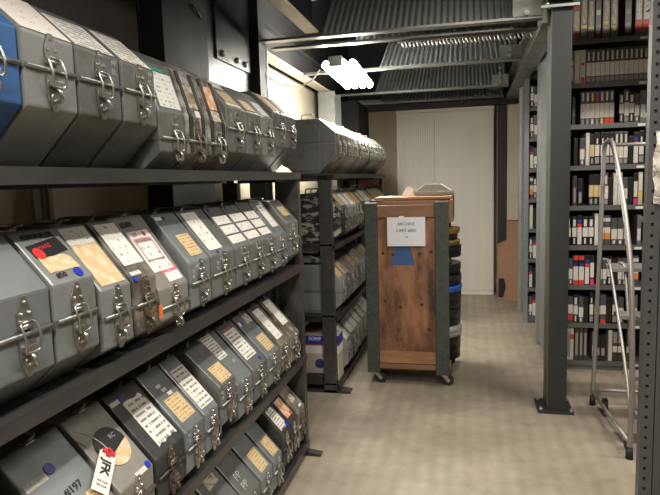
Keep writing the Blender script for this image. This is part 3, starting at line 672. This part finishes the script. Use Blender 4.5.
# triangle stencil
bm = bmesh.new()
A = [bm.verts.new(p) for p in ((-.115, .0105, .885), (.055, .0105, .885), (.02, .0105, 1.03), (-.075, .0105, 1.03))]; bm.faces.new(A)
r = bmesh.ops.extrude_face_region(bm, geom=bm.faces[:]); bmesh.ops.translate(bm, vec=(0, .0025, 0), verts=[v for v in r['geom'] if isinstance(v, bmesh.types.BMVert)])
link('blue_triangle', bm, BLUEPT, t)
for (kx, kz) in ((-.17, .97), (-.1, .96), (.09, .965), (.17, .98), (-.16, .62), (.1, .6), (-.05, .58), (.15, .42)):
    bm = bmesh.new(); cyl(bm, (kx, .0122, kz), .012, -.002, 12, 'y'); link('knot', bm, mat('wood_knot', (.035, .012, .006), .5), t)
# sign
bm = bmesh.new(); box(bm, -.134, .132, -.0105, -.0085, 1.022, 1.226); sg = link('paper_sign', bm, mat('sign_paper', (.62, .62, .66), .5), t)
MS = lambda x, z: Matrix(((1, 0, 0, x), (0, 0, -1, -.0112), (0, 1, 0, z), (0, 0, 0, 1)))
text_mesh('lettering', 'ARCHIVE', .03, INK, sg, MS(0, 1.178)); text_mesh('lettering', 'CART #001', .03, INK, sg, MS(0, 1.132)); text_mesh('lettering', '-ep', .018, INK, sg, MS(0, 1.088))
bm = bmesh.new(); box(bm, -.05, -.015, -.013, -.0105, 1.212, 1.235); link('clear_tape', bm, WHT, sg)
for sx in (-.245, .245):
    for sy in (.06, .55):
        bm = bmesh.new(); box(bm, sx - .03, sx + .03, sy - .03, sy + .03, .088, .099)
        prism_y(bm, [(sx - .02, .088), (sx + .02, .088), (sx + .05, .035), (sx + .022, .035)], sy - .02, sy - .016); prism_y(bm, [(sx - .02, .088), (sx + .02, .088), (sx + .05, .035), (sx + .022, .035)], sy + .016, sy + .02)
        c = link('caster', bm, STEEL, t)
        bm = bmesh.new(); cyl(bm, (sx + .035, sy - .013, .04), .04, .026, 24, 'y'); link('wheel', bm, RUB, c)
        bm = bmesh.new(); cyl(bm, (sx + .035, sy - .023, .04), .012, .046, 12, 'y'); link('axle', bm, STEEL, c)
# film cans inside the cart, sticking out to the right
def can(z0, h, r, m, rim, label, x=-.235, y=4.46):
    t = empty('film_can', (x, y, z0), label, 'film can', 'round film cans stacked in the cart')
    bm = bmesh.new(); cyl(bm, (0, 0, 0), r - .004, h * .96, 48); link('can_body', bm, m, t)
    bm = bmesh.new(); cyl(bm, (0, 0, h * .42), r, h * .58, 48); bmesh.ops.bevel(bm, geom=[e for e in bm.edges if all(v.co.z > h * .9 for v in e.verts)], offset=.006, segments=2, affect='EDGES'); link('can_lid', bm, rim, t)
DK = mat('dark_grey_can', (.03, .03, .032), .3, .4)
zz = .155
for k, (h, r, m, rim, lab) in enumerate([
    (.17, .192, CANB, CANB, 'thick black film can at the bottom of the cart stack'),
    (.08, .203, SILV, SILV, 'silver taped film can low in the cart stack'),
    (.125, .195, CANB, DK, 'black can directly on the silver taped one'),
    (.125, .198, CANB, CANB, 'black can directly under the blue taped one'),
    (.045, .203, TAPE_B, TAPE_B, 'thin can with a bright blue taped edge'),
    (.08, .2, CANB, DK, 'black can directly on the blue taped one'),
    (.08, .195, CANB, CANB, 'topmost black can below the cart upper shelf')]):
    can(zz, h - .001, r, m, rim, lab); zz += h + .001
can(.916, .08, .2, CANB, CANB, 'flat black can on the cart upper shelf'); can(.998, .04, .17, YEL, YEL, 'lower brass-rimmed film can beside the green post', x=-.215)
can(1.04, .045, .155, DK, DK, 'dark can between the two brass-rimmed ones', x=-.215); can(1.087, .04, .17, YEL, YEL, 'upper brass-rimmed film can beside the green post', x=-.215)
for k, zc in enumerate((.35, .62, 1.0)): pass
# on top of the cart
t = empty('reel_case', (-.24, 4.6, 1.362), 'small grey octagonal case lying on top of cart', 'case')
bm = bmesh.new(); prism_y(bm, [(-.14, 0), (.15, 0), (.15, .02), (.05, .085), (-.06, .085), (-.14, .03)], -.08, .08, 0, .006); link('body', bm, WGREY, t)
bm = bmesh.new(); box(bm, -.14, .153, -.083, -.079, .025, .035); link('rim', bm, STEEL, t)
bm = bmesh.new(); uvn = bm.loops.layers.uv.new('UVMap'); prism_y(bm, [(.152, .022), (.052, .087), (.05, .083), (.15, .018)], -.07, .07); link('paper_label', bm, WHT, t)
bm = bmesh.new()
prism_y(bm, [(-.05, 0), (.03, 0), (.045, .05), (.02, .075), (-.01, .06)], -.01, .01, 0, .002)
tag(link('crumpled_paper', bm, WHT, None, (-.43, 4.5, 1.361)), 'crumpled white paper beside the small case on the cart', 'paper')
t = empty('wooden_lid', (-.4, 4.46, 1.341), 'loose pine board laid across the cart top', 'board')
bm = bmesh.new(); box(bm, -.27, .3, -.1, .25, 0, .018, 0, .003); link('board', bm, WOODL, t)
bm = bmesh.new(); box(bm, -.2, -.16, -.1, .25, .018, .02); link('tape_strip', bm, PTS, t)
bm = bmesh.new(); box(bm, -.05, .05, -.04, .04, 0, .004, 0, .001); tag(link('clipboard', bm, CANB, None, (-.63, 4.25, 1.341)), 'small black card on the cart top left corner', 'card')

# ------------------------------------------------------------------ white cabinet (tambour doors)
def tambour():
    m, nt, b = nodes('tambour_white')
    b.inputs['Base Color'].default_value = (.68, .65, .58, 1); b.inputs['Roughness'].default_value = .5
    tc = N(nt, 'ShaderNodeTexCoord'); w = N(nt, 'ShaderNodeTexWave'); w.bands_direction = 'X'; w.inputs['Scale'].default_value = 14.
    nt.links.new(tc.outputs['Object'], w.inputs['Vector']); bp = N(nt, 'ShaderNodeBump'); bp.inputs['Strength'].default_value = .5; bp.inputs['Distance'].default_value = .004
    nt.links.new(w.outputs['Fac'], bp.inputs['Height']); nt.links.new(bp.outputs[0], b.inputs['Normal'])
    return m
TB = tambour(); WCAB = mat('cabinet_white', (.68, .64, .56), .5, 0, .1, (.6, .56, .48), 4)
t = empty('storage_cabinet', (-.26, 7.6, 0), 'tall white two-door cabinet against the far wall', 'cabinet')
bm = bmesh.new(); box(bm, -.6, .6, .03, .55, 0, 2.34, 0, .004); link('cabinet_body', bm, WCAB, t)
bm = bmesh.new(); box(bm, -.59, .59, .0, .029, .0, .05); link('plinth', bm, WCAB, t)
bm = bmesh.new(); box(bm, -.59, -.125, .005, .029, .055, 2.3, 0, .002); link('door', bm, TB, t)
bm = bmesh.new(); box(bm, -.117, .59, .005, .029, .055, 2.3, 0, .002); link('door', bm, TB, t)
bm = bmesh.new(); box(bm, -.6, .6, -.006, .03, 2.305, 2.34); link('top_rail', bm, WCAB, t)
t = empty('wall_post', (.43, 7.66, 0), 'dark grey upright between the white cabinet and cardboard box', 'post')
bm = bmesh.new(); box(bm, -.05, .055, -.04, .04, 0, 2.36); link('channel', bm, COLM, t)
bm = bmesh.new(); box(bm, -.062, -.05, -.04, .04, 0, 2.36); link('edge_strip', bm, mat('edge_bronze', (.2, .16, .1), .5), t)
t = empty('cardboard_box', (.5, 7.4, 0), 'brown cardboard box on floor between cabinet and shelves', 'box')
bm = bmesh.new(); prism_y(bm, [(-.13, 0), (.13, 0), (.13, .95), (-.02, .95), (-.02, .7), (-.13, .66)], -.15, .12, 0, .003); link('carton_body', bm, CARD, t)
bm = bmesh.new(); prism_y(bm, [(-.14, .66), (-.02, .7), (-.02, .76), (-.05, .7)], -.16, -.12); link('flap', bm, CARD, t)
bm = bmesh.new(); prism_y(bm, [(-.125, .04), (-.07, .04), (-.04, .16), (-.06, .27), (-.125, .27)], -.154, -.15); link('dark_opening', bm, BLK, t)

# ------------------------------------------------------------------ hanging fluorescent lamp
t = empty('fluorescent_lamp', (-.92, 4.86, 2.32), 'glowing fluorescent fixture hung below the ceiling channels', 'lamp', rz=math.radians(2))
bm = bmesh.new(); box(bm, -.03, .03, -.52, .52, .051, .065, 0, .004); link('housing', bm, WCAB, t)
LAMP = emit('lamp_tube', (1, .96, .86), 75)
for sx in (-.1, -.034, .034, .1):
    bm = bmesh.new(); cyl(bm, (sx, -.5, .02), .03, 1.0, 16, 'y'); link('tube', bm, LAMP, t, smooth=False)
bm = bmesh.new(); box(bm, -.07, .03, -.56, -.52, .0, .07, 0, .003); link('end_bracket', bm, GALV, t)
bm = bmesh.new(); tube(bm, [(0, -.4, .07), (0, -.4, .1)], .006); tube(bm, [(0, .4, .07), (0, .4, .1)], .006); link('hanger', bm, GALV, t)
bm = bmesh.new(); tube(bm, smoothpts([(-1.35, 3.98, 2.24), (-1.3, 4.1, 2.19), (-1.2, 4.3, 2.19), (-1.1, 4.33, 2.23), (-1.045, 4.335, 2.31)], 3), .006, 6)
tag(link('power_cord', bm, mat('cord_white', (.6, .57, .5), .5)), 'pale power cord running from wall post to the lamp', 'cord')

# ------------------------------------------------------------------ dark column
t = empty('steel_column', (.552, 3.89, 0), 'dark grey square steel column bolted to floor', 'column')
bm = bmesh.new(); box(bm, -.057, .057, -.09, .09, .012, 4.5, 0, .004); link('shaft', bm, COLM, t)
bm = bmesh.new(); box(bm, -.059, -.055, -.091, .091, .03, 2.5); link('edge_strip', bm, POSTM, t)  # paler strip paints in the lit left side of the column
bm = bmesh.new(); box(bm, -.115, .1, -.12, .12, 0, .013, 0, .002); link('base_plate', bm, COLM, t)
for bx, by in ((-.095, -.09), (-.095, .09), (.085, -.1), (.085, .1)):
    bm = bmesh.new(); cyl(bm, (bx, by, .013), .013, .012, 6); cyl(bm, (bx, by, .025), .006, .01, 8); link('bolt', bm, GALV, t)
bm = bmesh.new(); tube(bm, [(-.09, -.1, 2.49), (-.09, -.1, 2.56)], .007); cyl(bm, (-.09, -.1, 2.475), .02, .015, 6); link('bolt', bm, STEEL, t)
bm = bmesh.new(); box(bm, -.12, .09, -.12, -.092, 2.46, 2.475); link('bracket', bm, GALV, t)
t = empty('steel_beam', (1.2, 3.86, 2.5), 'dark beam resting across the top of the steel column', 'beam')
bm = bmesh.new(); box(bm, -.72, .9, -.11, -.095, 0, .2); box(bm, -.72, .9, -.11, .1, .2, .215); link('web', bm, COLM, t)

# ------------------------------------------------------------------ tape shelving
LEV = [.07, .362, .656, .957, 1.255, 1.551, 1.85, 2.145, 2.455, 2.8]
def shelving(x0, x1, y0, y1, label, top=2.8):
    t = empty('tape_shelving', (x0, y0, 0), label, 'shelving'); L = x1 - x0; D = y1 - y0
    for z in LEV:
        bm = bmesh.new(); box(bm, .0, L, 0, D, -.01, 0); box(bm, 0, L, 0, .012, -.035, -.01); link('shelf', bm, SHELFM, t, (0, 0, z))
    bm = bmesh.new(); box(bm, 0, L, .01, .03, 0, .035); link('kick_plate', bm, SHELFM, t)
    for yy in (-.0, D - .05):
        bm = bmesh.new(); box(bm, -.045, -.002, yy, yy + .05, 0, top + .1)
        link('post', bm, GALV, t)
        bm = bmesh.new(); box(bm, -.06, 0, yy - .01, yy + .06, 0, .006); link('foot_plate', bm, GALV, t)
    bm = bmesh.new()
    box(bm, -.0465, -.0445, .02, .024, .1, 2.8)
    link('slot_line', bm, BLK, t)
    bm = bmesh.new(); box(bm, -.02, -.014, .05, D - .05, .05, top); link('end_panel', bm, GALV, t)
    bm = bmesh.new(); box(bm, 0, L, D / 2 - .004, D / 2, .05, top); link('centre_panel', bm, BLK, t)
    bm = bmesh.new(); box(bm, L + .002, L + .045, 0, .05, 0, top + .1); box(bm, L + .002, L + .045, D - .05, D, 0, top + .1); link('post', bm, GALV, t)
    for z in LEV[:-1]:
        bm = bmesh.new(); box(bm, L * .62, L * .62 + .05, -.003, 0, -.03, -.012); link('shelf_tag', bm, WHT, t, (0, 0, z))
    return t
shelving(.64, 1.55, 4.7, 5.4, 'grey shelving full of video tapes, behind the rolling ladder')
shelving(.605, 1.5, 6.15, 6.8, 'second tape shelving farther back, seen as a sliver left of column')
TC = {'black': mat('tape_black', (.015, .014, .014), .35), 'brown': mat('tape_brown', (.05, .035, .03), .4), 'grey': mat('tape_grey', (.13, .13, .125), .45), 'clear': mat('tape_smoke', (.075, .075, .075), .3),
      'white': mat('tape_white', (.5, .48, .44), .5), 'cream': mat('tape_cream', (.45, .4, .26), .5)}
LC = {'w': paper('spine_white', (.6, .57, .52), rows=5, amount=.38), 'g': mat('spine_grey', (.25, .245, .23), .5), 'y': mat('spine_yellow', (.6, .5, .08), .5), 'r': mat('spine_red', (.6, .04, .03), .5),
      'm': mat('spine_magenta', (.55, .03, .2), .5), 'o': mat('spine_orange', (.65, .22, .06), .5), 't': mat('spine_teal', (.03, .16, .17), .5), 'l': mat('spine_lime', (.45, .55, .08), .5), 'k': BLK, 'b': mat('spine_blue', (.03, .03, .25), .5), 'T': mat('spine_tan', (.55, .42, .2), .5)}
shelfname = {8: 'topmost visible', 7: 'second from top', 6: 'third from top', 5: 'fourth from top', 4: 'fifth from top', 3: 'sixth from top', 2: 'seventh from top', 1: 'eighth from top', 0: 'bottom'}
lcn = {'w': 'white', 'g': 'grey', 'y': 'yellow', 'r': 'red', 'm': 'magenta', 'o': 'orange', 't': 'teal', 'l': 'lime', 'k': 'black', 'b': 'blue', 'T': 'tan'}
ordx = ordw + ['sixteenth', 'seventeenth', 'eighteenth', 'nineteenth', 'twentieth', 'twenty-first', 'twenty-second', 'twenty-third', 'twenty-fourth', 'twenty-fifth', 'twenty-sixth', 'twenty-seventh']
def tape(x, w, h, z, y, body, bands, label, group, d=.14):
    t = empty('video_tape', (x + w / 2, y, z), label, 'video tape', group)
    def mk():
        bm = bmesh.new(); box(bm, -w / 2 + .0006, w / 2 - .0006, 0, d, 0, h, 0, .0018); return me_from(bm, 'tape_case', TC[body])
    put('tape_case', cached(('tc', round(w, 3), round(h, 3), body, d), mk), t)
    for (a, b, c, ww) in bands:
        def mkl():
            bm = bmesh.new(); uv = bm.loops.layers.uv.new('UVMap'); box(bm, -w / 2 * ww, w / 2 * ww, -.001, .0, a * h, b * h)
            for f in bm.faces:
                for lp in f.loops: lp[uv].uv = (lp.vert.co.x / w + .5, (lp.vert.co.z - a * h) / ((b - a) * h))
            return me_from(bm, 'spine_label', LC[c])
        put('spine_label', cached(('sl', round(w, 3), round(h, 3), a, b, c, ww), mkl), t)
# column x of the shelf runs .74 (behind the column's edge) to 1.30; zoom units: 6.6 per pixel
def zx(v): return .731 + (v - 62) / 6.6 * .00663
A_, B_ = .62, .86
S = {  # style: (body, h, bands)
 'U': ('black', .235, [(.28, .62, 'w', .85), (.66, .82, 'w', .3), (.05, .24, 'g', .8)]),
 'V': ('clear', .235, [(.2, .6, 'w', .96), (.66, .92, 'w', .4), (.03, .17, 'g', .8)]),
 'K': ('black', .2, []), 'D': ('brown', .235, [(.1, .5, 'g', .5)]), 'G': ('grey', .22, [(.15, .55, 'w', .8)]),
 'W': ('white', .235, [(.1, .9, 'w', .9)]), 'S': ('clear', .2, [(.22, .6, 'w', .9), (.05, .18, 'w', .4)]),
 'H': ('black', .215, [(.3, .62, 'w', .92), (.05, .25, 'w', .3), (.66, .9, 'w', .5)]),
 'Y': ('cream', .235, [(.25, .4, 'y', .9), (.45, .95, 'w', .8)]),
 'T': ('black', .225, [(.28, .66, 'T', .95), (.05, .22, 'g', .5)]),
 'O': ('clear', .22, [(.2, .42, 'o', .95), (.42, .6, 'w', .95), (.8, .92, 'w', .9)]),
 'R': ('black', .225, [(.0, .16, 'r', .95), (.16, .62, 'w', .9), (.62, .72, 'b', .6), (.84, .98, 'r', .95)]),
 'Q': ('black', .225, [(.03, .6, 'w', .85), (.62, .72, 'r', .9), (.75, .85, 'b', .9)]),
 'M': ('black', .225, [(.0, .2, 'm', .9), (.25, .75, 'w', .85)]),
 'B': ('brown', .25, [(.5, .9, 'g', .6)]), 'X': ('brown', .25, [(.15, .85, 'g', .55)]),
}
rows = {
 8: [(70, 16, ('white', .3, [])), (88, 50, ('grey', .33, [(.05, .14, 'r', .7), (.2, .65, 'W', .6), (.72, .82, 'r', .9), (.84, .95, 't', .8)])), (141, 46, ('grey', .33, [(.08, .2, 'g', .7), (.25, .32, 'y', .8), (.36, .9, 'W', .6)])),
     (190, 44, ('grey', .33, [(.22, .28, 'y', .8), (.3, .85, 'W', .55)])), (240, 38, ('brown', .33, [(.1, .3, 'g', .8), (.52, .64, 'w', .7)])), (287, 48, ('grey', .33, [(.12, .25, 'W', .8), (.3, .38, 'y', .6), (.4, .9, 'W', .6)])), (340, 48, ('grey', .33, [(.15, .25, 'y', .5), (.3, .85, 'W', .55)])),
     (433, 44, ('brown', .33, [(.1, .3, 'g', .8), (.5, .6, 'g', .7)])), (500, 48, ('grey', .32, [(.12, .34, 'r', .7), (.36, .95, 'w', .7)])), (549, 48, ('grey', .32, [(.12, .34, 'r', .7), (.36, .95, 'w', .7)]))],
 7: [(68, 36, ('grey', .235, [(.1, .5, 'W', .8), (.55, .7, 'l', .8)])), (105, 34, 'W'), (140, 40, ('white', .235, [(.0, .18, 'm', .6), (.55, .62, 'm', .6)]))] + [(185 + i * 31.5, 30.5, 'V') for i in range(13)],
 6: [(95, 20, ('clear', .2, [(.3, .6, 'g', .6)]))] + [(150 + i * 32.5, 31.5, ('clear', .235, [(.18, .62, 'w', .98), (.7, .95, c1, .4), (.0, .15, c2, .95 if c2 == 'r' else .5)])) for i, (c1, c2) in enumerate([('w', 'g'), ('w', 'g'), ('y', 'w'), ('m', 'g'), ('w', 'y'), ('w', 'r'), ('w', 'r')])] + [(410, 32, 'H'), (443, 32, 'V'), (476, 34, 'H'), (511, 34, 'S'), (549, 38, 'G')],
 5: [(110, 26, 'K'), (150, 34, 'S'), (190, 28, 'W'), (220, 30, 'T'), (252, 34, 'U'), (290, 31, 'U'), (322, 31, 'U'), (354, 30, 'U'), (386, 28, 'V'), (416, 28, 'V'), (446, 28, 'V'), (478, 32, 'K'), (511, 34, 'Q'), (546, 36, 'U')],
 4: [(62, 24, 'G'), (105, 30, ('brown', .22, [(.1, .6, 'g', .5)])), (140, 36, ('black', .2, [(.1, .5, 'g', .5)])), (218, 32, 'T'), (251, 31, 'T'), (283, 30, 'T'), (318, 32, 'V'), (352, 28, 'K'), (384, 30, 'W'), (415, 30, 'W'), (447, 34, 'S'), (483, 34, 'K'), (520, 28, 'M'), (551, 30, 'Y')],
 3: [(62, 36, 'H'), (105, 34, 'H'), (141, 34, 'Q'), (178, 40, 'H'), (219, 38, 'H'), (262, 26, 'W'), (296, 36, 'O'), (333, 38, 'O'), (376, 42, 'S'), (419, 40, 'S'), (462, 34, 'S'), (551, 28, 'G')],
 2: [(60, 24, 'S'), (86, 30, 'S'), (118, 38, 'R'), (158, 38, 'R'), (199, 34, 'Q'), (236, 30, 'M'), (288, 34, 'S'), (323, 30, 'S'), (355, 34, 'H'), (390, 36, 'K'), (428, 30, 'S'), (460, 34, 'S'), (498, 30, 'K'), (530, 40, 'O')],
 1: [(60, 24, 'H'), (86, 36, ('clear', .2, [(.1, .3, 'r', .9), (.35, .7, 'w', .9)])), (124, 34, 'H'), (162, 34, 'S'), (198, 32, 'K'), (238, 28, 'U'), (272, 40, 'H'), (314, 40, ('clear', .22, [(.0, .14, 'r', .8), (.32, .62, 'w', .95)])), (356, 38, 'K'), (396, 36, 'U'), (436, 40, 'S'), (500, 34, 'U'), (536, 34, 'G')],
 0: [(56, 22, 'X'), (80, 24, ('white', .25, [(.1, .9, 'g', .8)])), (105, 26, ('white', .25, [(.65, .8, 'r', .9)])), (136, 32, 'X'), (170, 28, 'X'), (200, 28, 'X'), (262, 24, 'G'), (288, 32, ('black', .2, [(.2, .5, 'g', .7)])), (322, 34, ('black', .2, [(.2, .5, 'g', .7)])), (376, 28, ('white', .24, [])), (406, 34, ('brown', .235, [(.3, .5, 'w', .9), (.6, .95, 'g', .8)])), (442, 34, ('brown', .235, [(.3, .5, 'w', .9), (.6, .95, 'g', .8)])), (500, 60, ('brown', .235, [(.3, .5, 'w', .9), (.6, .9, 'g', .7)]))],
}
LC['W'] = paper('spine_busy', (.42, .38, .3), (.15, .1, .08), rows=12, amount=.55, stain=(.55, .48, .3)); lcn['W'] = 'busy cream'
for lv, lst in rows.items():
    n = len(lst)
    for i, (x, w, st) in enumerate(lst):
        body, h, bands = S[st] if isinstance(st, str) else st
        if lv == 8: h *= .92
        x0 = zx(x + (62 - 56) * 0); ww = w / 6.6 * .00663
        cols = [c for *_, c, _w in bands if c not in 'wgk']
        main = (' with %s spine marks' % lcn[cols[0]]) if cols else (' with white spine label' if any(b[2] == 'w' for b in bands) else ' with plain spine')
        bn = {'clear': 'smoky', 'cream': 'cream'}.get(body, body)
        pos = ordx[i] + ' from column' if i < n - 1 else 'last at right'
        nm = {0: 'bottom shelf', 8: 'topmost visible shelf'}.get(lv, shelfname[lv] + ' shelf')
        tape(x0, ww, h, LEV[lv] + .001, 4.712, body, bands, '%s tape%s, %s, %s' % (bn, main, pos, nm), 'video tapes on the %s of the shelving' % nm)
for lv in range(0, 9):
    for i, (st) in enumerate(rnd.sample(['U', 'W', 'Q', 'S', 'H', 'O', 'K', 'G'], 2)):
        body, h, bands = S[st]
        tape(.612 + i * .036, .034, h, LEV[lv] + .001, 6.165, body, bands, '%s tape on far shelving, %s shelf up, %s from its silver end post' % ({'clear': 'smoky'}.get(body, body), ordw[lv], ('first', 'second')[i]), 'video tapes on the farther shelving')

# ------------------------------------------------------------------ slotted post, end panel and plastic at right
t = empty('shelf_end', (.6, 2.2, 0), 'grey shelf end with slotted upright at the right picture edge', 'shelving')
bm = bmesh.new()
box(bm, 0, .006, 0, .04, 0, 2.6)
pz = 0.; x0s, x1s = .013, .023
zs_ = [0] ; k = .03
box(bm, .006, x0s, 0, .004, 0, 2.6); box(bm, x1s, .042, 0, .004, 0, 2.6)
x0s, x1s = .013, .023
while k < 2.58:
    box(bm, x0s, x1s, 0, .004, k, k + .027); k += .038
link('slotted_upright', bm, POSTM, t)
bm = bmesh.new(); box(bm, .006, .042, .006, .03, 0, 2.6); link('dark_inner_channel', bm, BLK, t)
bm = bmesh.new(); box(bm, .045, .07, -.004, .03, 0, 2.6, 0, .003); link('post_edge', bm, POSTM, t)
bm = bmesh.new(); box(bm, .07, .75, .0, .02, 0, 2.6); link('end_panel', bm, PANELG, t)
for zb in (.1, .5, .9, 1.3, 1.7, 2.1, 2.5):
    bm = bmesh.new(); box(bm, .07, .75, .021, .35, zb, zb + .02); link('shelf', bm, SHELFM, t)
def plastic():
    m, nt, b = nodes('clear_plastic')
    b.inputs['Base Color'].default_value = (.62, .58, .52, 1); b.inputs['Roughness'].default_value = .25; b.inputs['Alpha'].default_value = .75
    tc = N(nt, 'ShaderNodeTexCoord'); n = N(nt, 'ShaderNodeTexNoise'); n.inputs['Scale'].default_value = 22; n.inputs['Detail'].default_value = 3; n.inputs['Distortion'].default_value = 1.5
    nt.links.new(tc.outputs['Object'], n.inputs['Vector']); bp = N(nt, 'ShaderNodeBump'); bp.inputs['Strength'].default_value = .8; bp.inputs['Distance'].default_value = .02
    nt.links.new(n.outputs['Fac'], bp.inputs['Height']); nt.links.new(bp.outputs[0], b.inputs['Normal'])
    return m
bm = bmesh.new(); ny, nz = 14, 18; g = []
for layer in (0, 1):
    grid = []
    for i in range(ny + 1):
        r_ = []
        for j in range(nz + 1):
            u, v = i / ny, j / nz
            edge = min(u, 1 - u, v, 1 - v) * 6; e = min(1, edge)
            xx = .0 + u * .16 - (.02 * (1 - e) if u < .5 else 0) * 0
            w_ = .008 * math.sin(u * 13 + v * 4) + .006 * math.sin(v * 21 + u * 5)
            r_.append(bm.verts.new((xx + .004 * math.sin(v * 9), (-.012 + w_) * 1 - layer * .02 * e, -.235 + v * .24 - .01 * math.sin(u * 3))))
        grid.append(r_)
    g.append(grid)
    for i in range(ny):
        for j in range(nz): f = bm.faces.new((grid[i][j], grid[i + 1][j], grid[i + 1][j + 1], grid[i][j + 1])); f.smooth = True
tag(link('plastic_bag', bm, plastic(), None, (.612, 2.19, 1.625)), 'crinkled clear plastic sleeve hanging on the slotted post', 'bag')

# ------------------------------------------------------------------ rolling ladder
t = empty('rolling_ladder', (.83, 3.97, 0), 'grey tubular rolling ladder standing before the tape shelves', 'ladder')
def lp(*pts): return [(x - .83, y - 3.97, z) for x, y, z in pts]
for X, dX in ((.83, 0), (1.32, 0)):
    bm = bmesh.new()
    tube(bm, smoothpts(lp((X - .035, 3.97, .06), (X - .015, 3.97, .8), (X, 3.97, 1.6), (X, 3.96, 1.66), (X, 3.9, 1.685), (X, 3.78, 1.68), (X, 3.73, 1.65), (X, 3.5, 1.38), (X, 3.36, 1.15), (X, 3.27, .95), (X, 3.22, .6), (X, 3.2, .3), (X, 3.22, .06)), 2), .0135, 10)
    link('side_rail', bm, TUBE, t)
    bm = bmesh.new(); tube(bm, lp((X - .033, 3.95, .085), (X, 3.22, .085)), .011, 8); link('base_rail', bm, TUBE, t)
    bm = bmesh.new(); tube(bm, smoothpts(lp((X + .01, 3.97, .955), (X + .01, 3.82, .97), (X + .01, 3.78, .93), (X + .01, 3.36, .43), (X + .01, 3.25, .2)), 1), .009, 8); link('stringer', bm, TUBE, t)
    bm = bmesh.new(); dxx = .1 if X < 1 else -.1
    tube(bm, smoothpts(lp((X + dxx, 3.97, .93), (X + dxx, 3.84, .95), (X + dxx, 3.8, .9), (X + dxx, 3.6, .3), (X + dxx, 3.5, .12)), 1), .009, 8); link('brace', bm, TUBE, t)
    for yy, fr in ((3.97, 0), (3.22, 0)):
        bm = bmesh.new(); cyl(bm, (X - .83 - (.035 if yy > 3.9 else 0), yy - 3.97, 0), .02, .06, 14, 'z', r2=.017); link('rubber_foot', bm, RUB, t)
    for yy in (3.87, 3.33):
        bm = bmesh.new(); cyl(bm, (X - .83 - .014 + .02, yy - 3.97, .036), .035, .024, 20, 'x'); w = link('caster_wheel', bm, RUB, t)
        bm = bmesh.new(); box(bm, X - .83 + .002, X - .83 + .034, yy - 3.985, yy - 3.955, .045, .08); link('fork', bm, RUB, w)
for y, z_ in ((3.8, 1.655), (3.97, .1)):
    bm = bmesh.new(); tube(bm, lp((.83, y, z_), (1.32, y, z_)), .011, 8); link('cross_bar', bm, TUBE, t)
for y, z_, d in ((3.87, .93, .2), (3.66, .68, .12), (3.42, .4, .12)):
    bm = bmesh.new(); box(bm, .02, .47, y - 3.97 - d / 2, y - 3.97 + d / 2, z_ - .025, z_, 0, .003); link('step', bm, TUBE, t)

# ------------------------------------------------------------------ lights: strip fixtures overhead, out of view
def strip(loc, size, power, col, label, rz=0, skirt=0):
    t = empty('ceiling_light', loc, label, 'lamp', None, rz)
    sx, sy = size
    bm = bmesh.new(); box(bm, -sx / 2 - .03, sx / 2 + .03, -sy / 2 - .03, sy / 2 + .03, .02, .08, 0, .004); link('housing', bm, WCAB, t)
    if skirt:
        for sg in (-1, 1):
            bm = bmesh.new(); box(bm, sg * (sx / 2 + .03) - .002, sg * (sx / 2 + .03) + .002, -sy / 2 - .03, sy / 2 + .03, -skirt, .03); link('light_skirt', bm, RACKD, t)  # unseen skirts added to keep the light off the upper left wall
    ld = bpy.data.lights.new('strip', 'AREA'); ld.shape = 'RECTANGLE'; ld.size = sx; ld.size_y = sy; ld.energy = power; ld.color = col
    lo = bpy.data.objects.new('light_source', ld); COL.objects.link(lo); lo.parent = t; lo.location = (0, 0, .015)
WARM = (1, .94, .84)
strip((.08, 1.4, 2.9), (.16, 1.2), 62, WARM, 'overhead strip light above the aisle, nearest the near rack', 0, .15)
strip((-.1, -.6, 2.95), (.16, 1.2), 75, WARM, 'overhead strip light behind the camera', 0, .1)
strip((1.5, 3.0, 2.95), (1.2, .16), 55, WARM, 'added strip light out of view, brightening the tape shelving')  # unseen lamp added to brighten the tape shelves

w = bpy.data.worlds.new('world'); SC.world = w; w.use_nodes = True
w.node_tree.nodes['Background'].inputs[0].default_value = (.8, .85, 1, 1); w.node_tree.nodes['Background'].inputs[1].default_value = .02
SC.view_settings.view_transform = 'Standard'; SC.view_settings.look = 'None'; SC.view_settings.gamma = 1; SC.view_settings.exposure = .35
